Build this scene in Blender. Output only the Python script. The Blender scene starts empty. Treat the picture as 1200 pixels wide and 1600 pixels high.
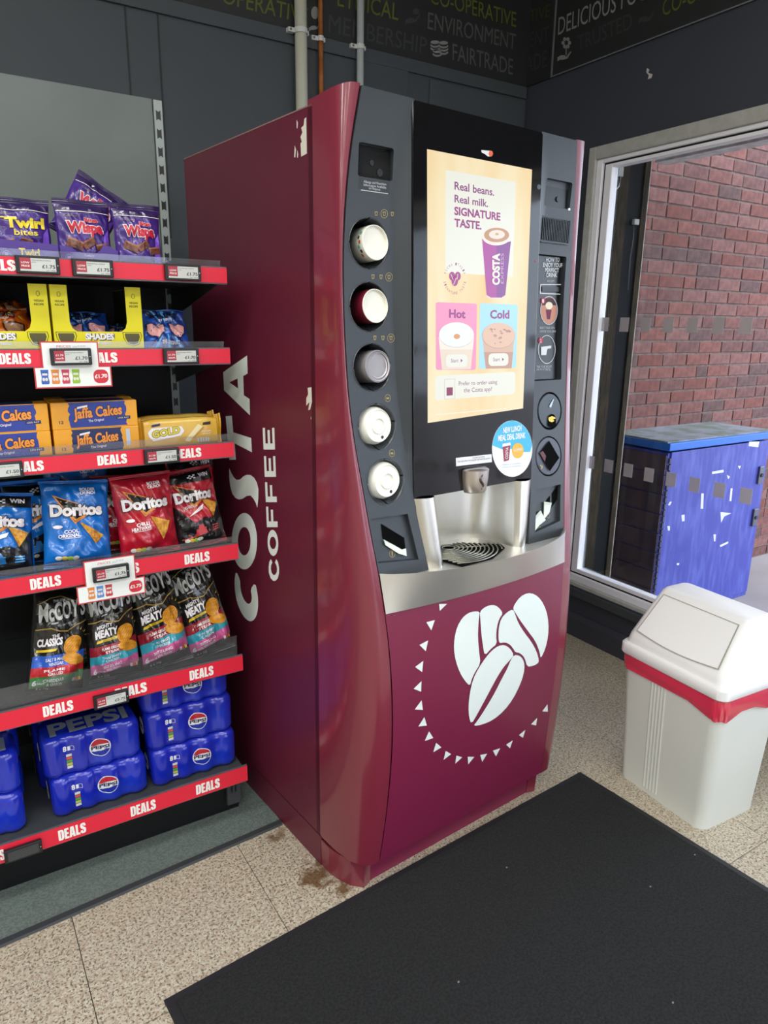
import bpy, bmesh, math, random
from mathutils import Vector, Matrix, noise
from mathutils.geometry import tessellate_polygon
random.seed(7)
R = math.radians
scene = bpy.context.scene
col = scene.collection

# ------------------------------------------------------------------ camera
CAM_H = 1.5
YAW, PITCH, ROLL, FPX = R(32.24), R(14.91), R(0.80), 1108.0
fw = Vector((math.sin(YAW)*math.cos(PITCH), math.cos(YAW)*math.cos(PITCH), -math.sin(PITCH)))
rt0 = Vector((math.cos(YAW), -math.sin(YAW), 0)); up0 = rt0.cross(fw)
rt = rt0*math.cos(ROLL)+up0*math.sin(ROLL); upv = -rt0*math.sin(ROLL)+up0*math.cos(ROLL)
CAM = Vector((0, 0, CAM_H))
cd = bpy.data.cameras.new('camera'); cam = bpy.data.objects.new('camera', cd); col.objects.link(cam)
cd.sensor_fit = 'VERTICAL'; cd.sensor_height = 24.0; cd.lens = FPX*24.0/1600.0
cd.clip_start = 0.02; cd.clip_end = 100
m3 = Matrix((rt, upv, -fw)).transposed()
cam.matrix_world = Matrix.Translation(CAM) @ m3.to_4x4()
scene.camera = cam

# ------------------------------------------------------------------ world, lights, exposure
SKY = (0.76, 0.81, 1.0); SKY_STRENGTH = 6.0
w = bpy.data.worlds.new('world'); scene.world = w; w.use_nodes = True
bg = w.node_tree.nodes['Background']; bg.inputs[0].default_value = (*SKY, 1); bg.inputs[1].default_value = SKY_STRENGTH
vs = scene.view_settings
vs.view_transform = 'Standard'; vs.look = 'None'; vs.gamma = 1.0; vs.use_curve_mapping = False; vs.exposure = 0.0
CEIL = 3.25
LAMPS = [(-1.7, 1.0), (-0.15, 0.75), (-1.7, -0.6), (-0.15, -0.6), (1.5, -0.6), (-1.7, -2.2), (-0.15, -2.2), (1.5, -2.2), (-3.5, 1.0), (-3.5, -0.6), (-3.5, -2.2), (-5.4, 1.0), (-5.4, -0.6), (-5.4, -2.2)]   # fluorescent ceiling panels
LAMP_W = 19.0
for lx, ly in LAMPS:
    ld = bpy.data.lights.new('ceiling_lamp_light', 'AREA'); ld.shape = 'RECTANGLE'; ld.size = 1.15; ld.size_y = 0.28
    ld.energy = LAMP_W; ld.color = (0.98, 1.0, 0.955)
    lo = bpy.data.objects.new('ceiling_lamp_light', ld); col.objects.link(lo); lo.location = (lx, ly, CEIL-0.06)

# ------------------------------------------------------------------ helpers: rays from picture measurements to real planes
def ray(x, y): return fw + rt*((x-600)/FPX) - upv*((y-800)/FPX)
def hit(x, y, n, d):
    n = Vector(n); r = ray(x, y); return CAM + r*((d-n.dot(CAM))/n.dot(r))
def PY(x, y, Y): return hit(x, y, (0, 1, 0), Y)
def PX(x, y, X): return hit(x, y, (1, 0, 0), X)
def PZ(x, y, Z=0): return hit(x, y, (0, 0, 1), Z)

# ------------------------------------------------------------------ materials
def lin(c):
    if isinstance(c, str): c = [int(c[i:i+2], 16) for i in (0, 2, 4)]
    o = []
    for v in c[:3]:
        v = v/255.0; o.append(v/12.92 if v <= 0.04045 else ((v+0.055)/1.055)**2.4)
    return tuple(o)
MATS = {}
def mat(name, c, rough=0.5, metal=0.0, coat=0.0, emit=0.0, c2=None, scale=20.0, amount=1.0, bump=0.0, bscale=60.0, alpha=None, spec=None, croug=0.08, detail=3.0, lo=0.4, hi=0.6, stretch=None, trans=0.0):
    if name in MATS: return MATS[name]
    m = bpy.data.materials.new(name); m.use_nodes = True; nt = m.node_tree; b = nt.nodes['Principled BSDF']
    b.inputs['Base Color'].default_value = (*lin(c), 1); b.inputs['Roughness'].default_value = rough; b.inputs['Metallic'].default_value = metal
    if coat: b.inputs['Coat Weight'].default_value = coat; b.inputs['Coat Roughness'].default_value = croug
    if spec is not None: b.inputs['Specular IOR Level'].default_value = spec
    if trans: b.inputs['Transmission Weight'].default_value = trans
    if alpha is not None: b.inputs['Alpha'].default_value = alpha
    src = None
    if c2 is not None or bump:
        tc = nt.nodes.new('ShaderNodeTexCoord'); mp = nt.nodes.new('ShaderNodeMapping'); nt.links.new(tc.outputs['Object'], mp.inputs['Vector'])
        if stretch: mp.inputs['Scale'].default_value = stretch
        src = mp.outputs['Vector']
    if c2 is not None:
        n = nt.nodes.new('ShaderNodeTexNoise'); n.inputs['Scale'].default_value = scale; n.inputs['Detail'].default_value = detail
        nt.links.new(src, n.inputs['Vector'])
        rp = nt.nodes.new('ShaderNodeValToRGB'); rp.color_ramp.elements[0].position = lo; rp.color_ramp.elements[1].position = hi
        rp.color_ramp.elements[0].color = (*lin(c), 1); rp.color_ramp.elements[1].color = (*lin(c2), 1)
        nt.links.new(n.outputs['Fac'], rp.inputs['Fac']); nt.links.new(rp.outputs['Color'], b.inputs['Base Color'])
        if emit:
            nt.links.new(rp.outputs['Color'], b.inputs['Emission Color'])
    if bump:
        n2 = nt.nodes.new('ShaderNodeTexNoise'); n2.inputs['Scale'].default_value = bscale; n2.inputs['Detail'].default_value = 4
        nt.links.new(src, n2.inputs['Vector'])
        bp = nt.nodes.new('ShaderNodeBump'); bp.inputs['Strength'].default_value = bump; bp.inputs['Distance'].default_value = 0.01
        nt.links.new(n2.outputs['Fac'], bp.inputs['Height']); nt.links.new(bp.outputs['Normal'], b.inputs['Normal'])
    if emit:
        if c2 is None: b.inputs['Emission Color'].default_value = (*lin(c), 1)
        b.inputs['Emission Strength'].default_value = emit
        b.inputs['Base Color'].default_value = (0.0, 0.0, 0.0, 1)
        for l in list(nt.links):
            if l.to_socket == b.inputs['Base Color']: nt.links.remove(l)
    MATS[name] = m
    return m
def clear_mat(name, tint, refl=1.0, opac=0.0, rough=0.02):
    """thin clear sheet: transparent with a Fresnel reflection and an optional milky share"""
    if name in MATS: return MATS[name]
    m = bpy.data.materials.new(name); m.use_nodes = True; nt = m.node_tree; nt.nodes.clear()
    out = nt.nodes.new('ShaderNodeOutputMaterial'); tr = nt.nodes.new('ShaderNodeBsdfTransparent'); gl = nt.nodes.new('ShaderNodeBsdfGlossy')
    df = nt.nodes.new('ShaderNodeBsdfDiffuse'); m1 = nt.nodes.new('ShaderNodeMixShader'); m2 = nt.nodes.new('ShaderNodeMixShader'); fr = nt.nodes.new('ShaderNodeFresnel')
    fr.inputs['IOR'].default_value = 1.45; gl.inputs['Roughness'].default_value = rough
    tr.inputs['Color'].default_value = (*lin(tint), 1); df.inputs['Color'].default_value = (0.8, 0.8, 0.8, 1)
    m1.inputs[0].default_value = opac
    nt.links.new(tr.outputs[0], m1.inputs[1]); nt.links.new(df.outputs[0], m1.inputs[2])
    ml = nt.nodes.new('ShaderNodeMath'); ml.operation = 'MULTIPLY'; ml.inputs[1].default_value = refl
    nt.links.new(fr.outputs[0], ml.inputs[0]); nt.links.new(ml.outputs[0], m2.inputs[0])
    nt.links.new(m1.outputs[0], m2.inputs[1]); nt.links.new(gl.outputs[0], m2.inputs[2]); nt.links.new(m2.outputs[0], out.inputs[0])
    MATS[name] = m
    return m

# ------------------------------------------------------------------ mesh building
class MB:
    def __init__(s): s.v = []; s.f = []
    def add(s, vs, fs):
        o = len(s.v); s.v += [tuple(p) for p in vs]; s.f += [tuple(i+o for i in f) for f in fs]; return s
    def box(s, x0, x1, y0, y1, z0, z1):
        return s.add([(x0,y0,z0),(x1,y0,z0),(x1,y1,z0),(x0,y1,z0),(x0,y0,z1),(x1,y0,z1),(x1,y1,z1),(x0,y1,z1)],
                     [(0,3,2,1),(4,5,6,7),(0,1,5,4),(1,2,6,5),(2,3,7,6),(3,0,4,7)])
    def hexa(s, p):   # 8 points: bottom ring 0..3, top ring 4..7
        return s.add(p, [(0,3,2,1),(4,5,6,7),(0,1,5,4),(1,2,6,5),(2,3,7,6),(3,0,4,7)])
    def loft(s, rings, cap0=True, cap1=True, closed=True):
        o = len(s.v); n = len(rings[0])
        for r in rings: s.v += [tuple(p) for p in r]
        for i in range(len(rings)-1):
            for j in range(n if closed else n-1):
                a = o+i*n+j; b = o+i*n+(j+1) % n
                s.f.append((a, b, b+n, a+n))
        if cap0: s.f.append(tuple(o+j for j in range(n))[::-1])
        if cap1: s.f.append(tuple(o+(len(rings)-1)*n+j for j in range(n)))
        return s
    def grid(s, fn, nu, nv):
        o = len(s.v)
        for i in range(nu+1):
            for j in range(nv+1): s.v.append(tuple(fn(i/nu, j/nv)))
        for i in range(nu):
            for j in range(nv):
                a = o+i*(nv+1)+j; s.f.append((a, a+nv+1, a+nv+2, a+1))
        return s
    def tube(s, path, r, n=10, caps=True):
        path = [Vector(p) for p in path]; rings = []
        for i, p in enumerate(path):
            t = (path[min(i+1, len(path)-1)]-path[max(i-1, 0)]).normalized()
            a = Vector((0, 0, 1)) if abs(t.z) < 0.9 else Vector((1, 0, 0))
            e1 = t.cross(a).normalized(); e2 = t.cross(e1)
            rr = r[i] if isinstance(r, (list, tuple)) else r
            rings.append([p+e1*(math.cos(2*math.pi*k/n)*rr)+e2*(math.sin(2*math.pi*k/n)*rr) for k in range(n)])
        return s.loft(rings, caps, caps)
    def plate(s, outer, holes, fn, thick):
        """filled 2D outline mapped by fn(a,b,depth), given a thickness"""
        allp = [Vector((p[0], p[1], 0)) for loop in [outer]+holes for p in loop]
        tris = tessellate_polygon([[Vector((p[0], p[1], 0)) for p in loop] for loop in [outer]+holes])
        n = len(allp)
        vs = [fn(p.x, p.y, 0) for p in allp]+[fn(p.x, p.y, thick) for p in allp]
        fs = [tuple(t) for t in tris]+[tuple(i+n for i in t[::-1]) for t in tris]
        st = 0
        for loop in [outer]+holes:
            k = len(loop)
            for i in range(k):
                a = st+i; b = st+(i+1) % k; fs.append((a, b, b+n, a+n))
            st += k
        return s.add(vs, fs)
    def build(s, name, m, parent=None, smooth=False, bevel=0.0, segs=2, auto=None, fix=True):
        me = bpy.data.meshes.new(name); me.from_pydata(s.v, [], s.f)
        if fix:
            bm = bmesh.new(); bm.from_mesh(me); bmesh.ops.recalc_face_normals(bm, faces=bm.faces); bm.to_mesh(me); bm.free()
        if smooth: me.polygons.foreach_set('use_smooth', [True]*len(me.polygons))
        me.materials.append(m)
        ob = bpy.data.objects.new(name, me); col.objects.link(ob)
        if parent is not None: ob.parent = parent
        if auto is not None: me.set_sharp_from_angle(angle=R(auto))
        if bevel:
            b = ob.modifiers.new('bevel', 'BEVEL'); b.width = bevel; b.segments = segs; b.limit_method = 'ANGLE'; b.angle_limit = R(35)
        return ob
def box(name, m, parent, x0, x1, y0, y1, z0, z1, bevel=0.0): return MB().box(x0, x1, y0, y1, z0, z1).build(name, m, parent, bevel=bevel)
def thing(name, label, cat, loc=(0, 0, 0), rot=(0, 0, 0), group=None):
    o = bpy.data.objects.new(name, None); col.objects.link(o); o.location = loc; o.rotation_euler = rot
    o.empty_display_size = 0.05
    return tag(o, label, cat, group)
def tag(o, label, cat, group=None):
    o['label'] = label; o['category'] = cat
    if group: o['group'] = group
    return o
def struct(o, label=None):
    o['kind'] = 'structure'
    if label: o['label'] = label
    return o
def copy_tree(o, parent=None):
    c = o.copy(); col.objects.link(c); c.parent = parent
    for ch in list(o.children): copy_tree(ch, c)
    return c

# ------------------------------------------------------------------ lettering (Blender's built-in font, one mesh per glyph, made once)
GL = {}
def make_glyphs(chars, offs):
    tmp = []
    for off in offs:
        for c in chars:
            for s in (c, c+'|'):
                cu = bpy.data.curves.new('g', 'FONT'); cu.body = s; cu.size = 1.0; cu.resolution_u = 3; cu.offset = off; cu.fill_mode = 'FRONT'
                ob = bpy.data.objects.new('g', cu); col.objects.link(ob); tmp.append((off, c, s, ob))
        cu = bpy.data.curves.new('g', 'FONT'); cu.body = '|'; cu.offset = off; cu.resolution_u = 3; cu.fill_mode = 'FRONT'; ob = bpy.data.objects.new('g', cu); col.objects.link(ob); tmp.append((off, '', '|', ob))
    bpy.context.view_layer.update(); dg = bpy.context.evaluated_depsgraph_get()
    raw = {}
    for off, c, s, ob in tmp:
        me = ob.evaluated_get(dg).to_mesh()
        raw[(off, s)] = ([(v.co.x, v.co.y) for v in me.vertices], [tuple(p.vertices) for p in me.polygons])
        ob.evaluated_get(dg).to_mesh_clear()
    for off in offs:
        bar = max(p[0] for p in raw[(off, '|')][0])
        for c in chars:
            v, f = raw[(off, c)]
            adv = max(p[0] for p in raw[(off, c+'|')][0])-bar
            GL[(off, c)] = (v, f, adv)
    for off, c, s, ob in tmp:
        cu = ob.data; bpy.data.objects.remove(ob); bpy.data.curves.remove(cu)
CH = 'ABCDEFGHIJKLMNOPQRSTUVWXYZabcdefghijklmnopqrstuvwxyz0123456789.,£&?-\'"!*+'
THIN, MID, BOLD, HEAVY, OUT = 0.0, 0.016, 0.034, 0.052, 0.095
make_glyphs(CH, (THIN, MID, BOLD, HEAVY, OUT))
CAP = max(p[1] for p in GL[(THIN, 'H')][0])
def raw_text(s, off=THIN, track=0.0):
    x = 0.0; V = []; F = []
    for c in s:
        if c == ' ': x += 0.30+track; continue
        v, f, a = GL[(off, c)]; o = len(V)
        V += [(p[0]+x, p[1]) for p in v]; F += [tuple(i+o for i in q) for q in f]
        x += a+track
    return V, F
def fit_text(s, BL, BR, TL, off=THIN, track=0.0, ref=None):
    """lettering whose ink spans BL..BR along the base line and BL..TL in cap height (2D frame)"""
    V, F = raw_text(s, off, track)
    V0, _ = raw_text(s, THIN if ref is None else ref, track)
    x0 = min(p[0] for p in V0); x1 = max(p[0] for p in V0)
    BL = Vector(BL[:2]); BR = Vector(BR[:2]); TL = Vector(TL[:2])
    return [tuple(BL+(BR-BL)*((p[0]-x0)/(x1-x0))+(TL-BL)*(p[1]/CAP)) for p in V], F
def poly2(pts, holes=()):
    loops = [[Vector((p[0], p[1], 0)) for p in l] for l in [pts]+list(holes)]
    return [(p.x, p.y) for l in loops for p in l], [tuple(t) for t in tessellate_polygon(loops)]
def ell(cx, cy, rx, ry, n=28, a0=0.0, a1=360.0):
    full = abs(a1-a0) >= 360
    return [(cx+rx*math.cos(R(a0+(a1-a0)*k/(n if full else n-1))), cy+ry*math.sin(R(a0+(a1-a0)*k/(n if full else n-1)))) for k in range(n)]
def rect(x0, x1, y0, y1): return [(x0, y0), (x1, y0), (x1, y1), (x0, y1)]
def rrect(x0, x1, y0, y1, r, n=5):
    P = []
    for cx, cy, a in ((x1-r, y0+r, -90), (x1-r, y1-r, 0), (x0+r, y1-r, 90), (x0+r, y0+r, 180)):
        P += [(cx+r*math.cos(R(a+90*k/n)), cy+r*math.sin(R(a+90*k/n))) for k in range(n+1)]
    return P
def dice(V, F, step):
    """cut a flat shape along a grid so that it can follow a curved surface"""
    bm = bmesh.new(); vs = [bm.verts.new((p[0], p[1], 0)) for p in V]
    for f in F:
        try: bm.faces.new([vs[i] for i in f])
        except ValueError: pass
    xs = [p[0] for p in V]; ys = [p[1] for p in V]
    for ax, lo, hi in ((0, min(xs), max(xs)), (1, min(ys), max(ys))):
        k = math.floor(lo/step)+1
        while k*step < hi:
            co = [0, 0, 0]; co[ax] = k*step; no = [0, 0, 0]; no[ax] = 1
            bmesh.ops.bisect_plane(bm, geom=bm.verts[:]+bm.edges[:]+bm.faces[:], dist=1e-6, plane_co=co, plane_no=no); k += 1
    bm.verts.index_update()
    V2 = [(v.co.x, v.co.y) for v in bm.verts]; F2 = [tuple(v.index for v in f.verts) for f in bm.faces]; bm.free()
    return V2, F2
def decal(name, m, parent, shapes, fn, off, step=None):
    """flat print: 2D shapes laid on a surface by fn(a, b, offset)"""
    mb = MB()
    for V, F in shapes:
        if step: V, F = dice(V, F, step)
        mb.add([fn(p[0], p[1], off) for p in V], F)
    return mb.build(name, m, parent, fix=False)

# ================================================================== the room
XW, YB, XL, YF = 2.575, 2.86, -7.5, -4.2        # window wall, back wall, far left wall, wall behind
M_wall = mat('wall_paint_charcoal', '444a50', 0.62, bump=0.04, bscale=90)
M_wallR = mat('wall_paint_slate', '3c404b', 0.6, bump=0.04, bscale=90)
M_white = mat('white_plaster', 'd8d8d4', 0.8)
M_wood = mat('skirting_dark', '3d3e47', 0.5)
# granite tiles: speckled stone with a brown spill beside the machine
def granite():
    m = bpy.data.materials.new('granite'); m.use_nodes = True; nt = m.node_tree; b = nt.nodes['Principled BSDF']; N = nt.nodes.new; L = nt.links.new
    g = N('ShaderNodeNewGeometry')
    def noi(sc, det=2.0):
        n = N('ShaderNodeTexNoise'); n.inputs['Scale'].default_value = sc; n.inputs['Detail'].default_value = det; L(g.outputs['Position'], n.inputs['Vector']); return n
    def ramp(src, p0, c0, p1, c1):
        r = N('ShaderNodeValToRGB'); e = r.color_ramp.elements; e[0].position = p0; e[1].position = p1; e[0].color = (*lin(c0), 1); e[1].color = (*lin(c1), 1); L(src, r.inputs['Fac']); return r.outputs['Color']
    def mix(a, bb, f, mode='MIX'):
        x = N('ShaderNodeMix'); x.data_type = 'RGBA'; x.blend_type = mode
        L(a, x.inputs[6]); L(bb, x.inputs[7])
        if isinstance(f, float): x.inputs[0].default_value = f
        else: L(f, x.inputs[0])
        return x.outputs[2]
    base = ramp(noi(75, 3).outputs['Fac'], 0.42, 'beb5a0', 0.60, 'ac9a88')
    pale = ramp(noi(125, 2).outputs['Fac'], 0.54, '000000', 0.62, 'ffffff')
    c = N('ShaderNodeRGB'); c.outputs[0].default_value = (*lin('c7c1b1'), 1)
    base = mix(base, c.outputs[0], pale)
    sp = ramp(noi(170, 3).outputs['Fac'], 0.535, '000000', 0.62, 'ffffff')
    dk = N('ShaderNodeRGB'); dk.outputs[0].default_value = (*lin('6a6252'), 1)
    base = mix(base, dk.outputs[0], sp)
    vo = N('ShaderNodeTexVoronoi'); vo.inputs['Scale'].default_value = 165; L(g.outputs['Position'], vo.inputs['Vector'])
    bl = ramp(vo.outputs['Distance'], 0.14, 'ffffff', 0.26, '000000')
    d2 = N('ShaderNodeRGB'); d2.outputs[0].default_value = (*lin('3d3a37'), 1)
    ms = ramp(noi(30, 2).outputs['Fac'], 0.40, '000000', 0.55, 'ffffff')
    k = N('ShaderNodeMix'); k.data_type = 'RGBA'; k.blend_type = 'MULTIPLY'; k.inputs[0].default_value = 1.0; L(bl, k.inputs[6]); L(ms, k.inputs[7])
    base = mix(base, d2.outputs[0], k.outputs[2])
    # old coffee stain on the floor by the machine's front corner
    for (sx, sy, rad) in ((0.735, 1.50, 0.055), (0.80, 1.44, 0.05), (0.70, 1.70, 0.03)):
        d = N('ShaderNodeVectorMath'); d.operation = 'DISTANCE'; L(g.outputs['Position'], d.inputs[0]); d.inputs[1].default_value = (sx, sy, 0)
        ad = N('ShaderNodeMath'); ad.operation = 'MULTIPLY_ADD'; L(noi(28, 4).outputs['Fac'], ad.inputs[0]); ad.inputs[1].default_value = 0.16; L(d.outputs['Value'], ad.inputs[2])
        st = ramp(ad.outputs[0], rad+0.045, 'f0f0f0', rad+0.085, '000000')
        sc = N('ShaderNodeRGB'); sc.outputs[0].default_value = (*lin('5c3d1c'), 1)
        base = mix(base, sc.outputs[0], st)
    L(base, b.inputs['Base Color']); b.inputs['Roughness'].default_value = 0.32
    n = noi(25, 2); mr = N('ShaderNodeMapRange'); mr.inputs[3].default_value = 0.26; mr.inputs[4].default_value = 0.45; L(n.outputs['Fac'], mr.inputs[0]); L(mr.outputs[0], b.inputs['Roughness'])
    return m
M_granite = granite()
M_grout = mat('tile_grout', '4a4640', 0.9)
floor_o = struct(box('floor', M_grout, None, XL, XW, YF, YB, -0.15, -0.004))
TX, TY, TS = 0.13, 1.379, 0.4608
tile_me = None
nt = 0
for i in range(-4, 6):
    for j in range(-4, 5):
        x0 = TX+i*TS; y0 = (TY if i > 1 else TY-0.074)+j*TS
        if x0+TS > XW+0.2 or y0+TS > YB+0.2: pass
        x1 = min(x0+TS, XW-0.002); y1 = min(y0+TS, YB-0.002)
        if x1-x0 < 0.02 or y1-y0 < 0.02: continue
        g = 0.0011
        if tile_me is None or x1 < x0+TS-1e-6 or y1 < y0+TS-1e-6:
            o = MB().box(g, x1-x0-g, g, y1-y0-g, -0.012, 0.0).build('floor_tile', M_granite, floor_o)
            if x1 >= x0+TS-1e-6 and y1 >= y0+TS-1e-6: tile_me = o.data
        else:
            o = bpy.data.objects.new('floor_tile', tile_me); col.objects.link(o); o.parent = floor_o
        o.location = (x0, y0, random.uniform(-0.0006, 0.0))
        nt += 1
rest = MB().box(XL, TX-4*TS, YF, YB, -0.012, 0).box(TX-4*TS, TX+2*TS, YF, TY-0.074-4*TS, -0.012, 0).box(TX+2*TS, XW, YF, TY-4*TS, -0.012, 0)
ro = rest.build('floor_paving', M_granite, floor_o); ro['kind'] = 'stuff'
struct(box('ceiling', M_white, None, XL-0.1, XW+0.3, YF-0.1, YB+0.1, CEIL, CEIL+0.08))
struct(box('wall_left', M_white, None, XL-0.1, XL, YF, YB, -0.15, CEIL))
struct(MB().box(XL-0.1, 0.2, YF-0.1, YF, -0.15, CEIL).box(2.3, XW+0.3, YF-0.1, YF, -0.15, CEIL).box(0.2, 2.3, YF-0.1, YF, 2.4, CEIL).build('wall_front', M_white))
# glazed entrance behind the camera
dr = struct(bpy.data.objects.new('door_1', None)); col.objects.link(dr); dr['label'] = 'glazed entrance doors behind the viewer'
for a0, a1 in ((0.2, 1.25), (1.25, 2.3)):
    MB().box(a0, a0+0.06, YF-0.08, YF-0.03, 0.0, 2.4).box(a1-0.06, a1, YF-0.08, YF-0.03, 0.0, 2.4).box(a0+0.06, a1-0.06, YF-0.08, YF-0.03, 2.32, 2.4).box(a0+0.06, a1-0.06, YF-0.08, YF-0.03, 0.0, 0.12).build('door_frame', mat('door_frame_grey', '6f7377', 0.4), dr)
    box('door_glass', clear_mat('window_glass', 'f4f8f6', 0.5, 0.0), dr, a0+0.06, a1-0.06, YF-0.06, YF-0.055, 0.12, 2.32)
wb = struct(box('wall_back', M_wall, None, XL-0.1, XW+0.3, YB, YB+0.1, -0.15, CEIL))
# ceiling lamps
M_lampframe = mat('lamp_frame_white', 'e6e6e2', 0.5); M_diff = mat('lamp_diffuser', 'fffaf0', 0.5, emit=3.0)
for i, (lx, ly) in enumerate(LAMPS):
    t = thing('ceiling_lamp', 'white fluorescent ceiling panel lamp '+('over the far left aisle beside the shelves', 'over the aisle in front of the shelves', 'over the far left aisle level with the viewer', 'right above the viewer', 'above the mat, nearest the window', 'in the far left corner by the entrance wall', 'in the middle row by the entrance', 'above the entrance doors', 'in the third column from the right, over the shelf aisle', 'in the third column from the right, middle row', 'in the third column from the right, entrance row', 'at the far end of the store, over the shelf aisle', 'at the far end of the store, middle row', 'at the far end of the store, entrance row')[i], 'lamp', (lx, ly, CEIL), group='ceiling panel lamps')
    fr = MB()
    for a in ((-0.62, -0.58, -0.17, 0.17), (0.58, 0.62, -0.17, 0.17), (-0.58, 0.58, -0.17, -0.145), (-0.58, 0.58, 0.145, 0.17)): fr.box(a[0], a[1], a[2], a[3], -0.05, -0.001)
    fr.build('frame', M_lampframe, t)
    box('diffuser', M_diff, t, -0.58, 0.58, -0.145, 0.145, -0.03, -0.015)
# window wall, with the opening for the window
WY0, WY1, WZ0, WZ1 = -3.95, 2.405, 0.255, 2.245
mb = MB().box(XW, XW+0.12, WY1, YB+0.1, -0.15, CEIL).box(XW, XW+0.12, YF, WY0, -0.15, CEIL).box(XW, XW+0.12, WY0, WY1, WZ1, CEIL).box(XW, XW+0.12, WY0, WY1, -0.15, WZ0-0.02)
wr = struct(mb.build('wall_right', M_wallR))
# dark sill board and skirting below the window
struct(MB().box(XW-0.035, XW+0.02, WY0, YB-0.003, WZ0-0.045, WZ0-0.002).build('trim_1', mat('sill_dark_green_grey', '3f4346', 0.5), bevel=0.006), 'dark painted sill board under the window')
sk = [(XW-0.022, 0), (XW, 0), (XW, 0.115), (XW-0.006, 0.115), (XW-0.022, 0.09)]
struct(MB().loft([[(p[0], YF+0.01, p[1]) for p in sk], [(p[0], YB-0.003, p[1]) for p in sk]]).build('baseboard_right', M_wood), 'dark skirting board along the window wall')
# window: casing, sash with gasket, glass, etched squares
M_pvc = mat('window_frame_white', 'f3f3fa', 0.35); M_case = mat('window_casing_grey', 'b4b4b0', 0.5, c2='acaca6', scale=30); M_gask = mat('gasket_black', '15161a', 0.6)
win = struct(bpy.data.objects.new('window_1', None)); col.objects.link(win)
win['label'] = 'large white framed shop window beside the vending machine'
def ring(name, m, x0, x1, a, b, bev=0.0):     # picture-frame ring between rectangles a (outer) and b (inner): (y0, y1, z0, z1)
    mb = MB()
    mb.box(x0, x1, b[1], a[1], a[2], a[3]); mb.box(x0, x1, a[0], b[0], a[2], a[3])
    mb.box(x0, x1, b[0], b[1], b[3], a[3]); mb.box(x0, x1, b[0], b[1], a[2], b[2])
    return mb.build(name, m, win, bevel=bev)
ring('casing', M_case, XW-0.03, XW+0.012, (WY0, 2.403, 0.262, 2.247), (WY0+0.05, 2.362, 0.283, 2.195), 0.004)
ring('frame', M_pvc, XW-0.018, XW+0.03, (WY0+0.05, 2.362, 0.283, 2.195), (WY0+0.08, 2.331, 0.318, 2.178), 0.003)
ring('gasket', M_gask, XW-0.004, XW+0.02, (WY0+0.08, 2.331, 0.318, 2.178), (WY0+0.09, 2.321, 0.327, 2.171))
ring('sash', M_pvc, XW-0.010, XW+0.03, (WY0+0.09, 2.321, 0.327, 2.171), (WY0+0.12, 2.283, 0.347, 2.156), 0.003)
for ym in (-0.9, -2.4): box('mullion', M_pvc, win, XW-0.02, XW+0.04, ym-0.04, ym+0.04, 0.3, 2.19, 0.004)
M_glass = clear_mat('window_glass', 'f4f8f6', 0.5, 0.0)
GX = XW+0.012
box('glass_pane', M_glass, win, GX, GX+0.004, WY0+0.11, 2.288, 0.345, 2.158)
M_etch = mat('etched_vinyl', 'b9b3b6', 0.7, alpha=0.72)
for row, (z, n, y0, dy) in enumerate(((1.508, 28, 2.269, 0.1120), (0.878, 28, 2.280, 0.1113))):
    for k in range(n):
        yc = y0-k*dy
        if yc < WY0+0.16: break
        o = MB().box(GX-0.0012, GX-0.0002, yc-0.024, yc+0.024, z-0.030, z+0.030).build('etched_square', M_etch, win)
# exterior lintel strip over the window, seen through the top of the pane; overhang added to shade the bricks
struct(MB().box(2.72, 2.80, -4.0, 2.19, 2.175, 2.27).box(2.80, 3.6, -4.0, 1.2, 2.50, 2.56).box(2.80, 4.6, 1.2, 2.36, 2.50, 2.56).build('trim_2', mat('soffit_paint', 'dcd6d4', 0.7, c2='c4bdba', scale=25)), 'pale painted lintel strip outside above the window, with an added shading overhang')
# ------------------------------------------------------------------ printed frieze along the top of the walls
M_fr = mat('frieze_print_dark', '26282a', 0.55); M_frt = mat('frieze_edge', '6d7278', 0.5)
ZB = 2.595
fb = struct(box('trim_3', M_fr, None, XL, XW-0.004, YB-0.006, YB-0.0005, ZB, CEIL), 'dark printed slogan frieze on the back wall')
frr = struct(box('trim_4', M_fr, None, XW-0.006, XW-0.0005, YF, YB-0.007, ZB, CEIL), 'dark printed slogan frieze over the window')
struct(box('trim_5', M_wall, None, XL, XW-0.008, YB-0.012, YB-0.0005, ZB-0.052, ZB-0.003), 'flat charcoal board under the frieze on the back wall')
yseam = PX(862, 118, XW-0.006).y
box('edge_strip', M_frt, frr, XW-0.009, XW-0.006, YF, yseam, ZB, ZB+0.005)
box('seam_strip', M_frt, frr, XW-0.010, XW-0.006, yseam-0.004, yseam+0.004, ZB, CEIL)
box('edge_strip', M_fr, frr, XW-0.009, XW-0.006, yseam, YB-0.008, ZB, ZB+0.005)
C_g1 = mat('frieze_letter_grey', '565858', 0.6); C_g2 = mat('frieze_letter_dim', '3b3e3f', 0.6); C_gr = mat('frieze_letter_green', '5a671c', 0.6); C_gd = mat('frieze_letter_dim_green', '3f4a1e', 0.6); C_wh = mat('frieze_letter_white', '8c8f8e', 0.6)
def wall_text(s, m, BL, BR, TL, wall='b', off=THIN):
    if wall == 'b':
        q = [PY(*p, YB-0.006) for p in (BL, BR, TL)]; f2 = [(p.x, p.z) for p in q]
        decal('lettering', m, fb, [fit_text(s, *f2, off)], lambda a, b, o: (a, YB-0.006-o, b), 0.0007)
    else:
        q = [PX(*p, XW-0.006) for p in (BL, BR, TL)]; f2 = [(p.y, p.z) for p in q]
        decal('lettering', m, frr, [fit_text(s, *f2, off)], lambda a, b, o: (XW-0.006-o, a, b), 0.0007)
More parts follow.
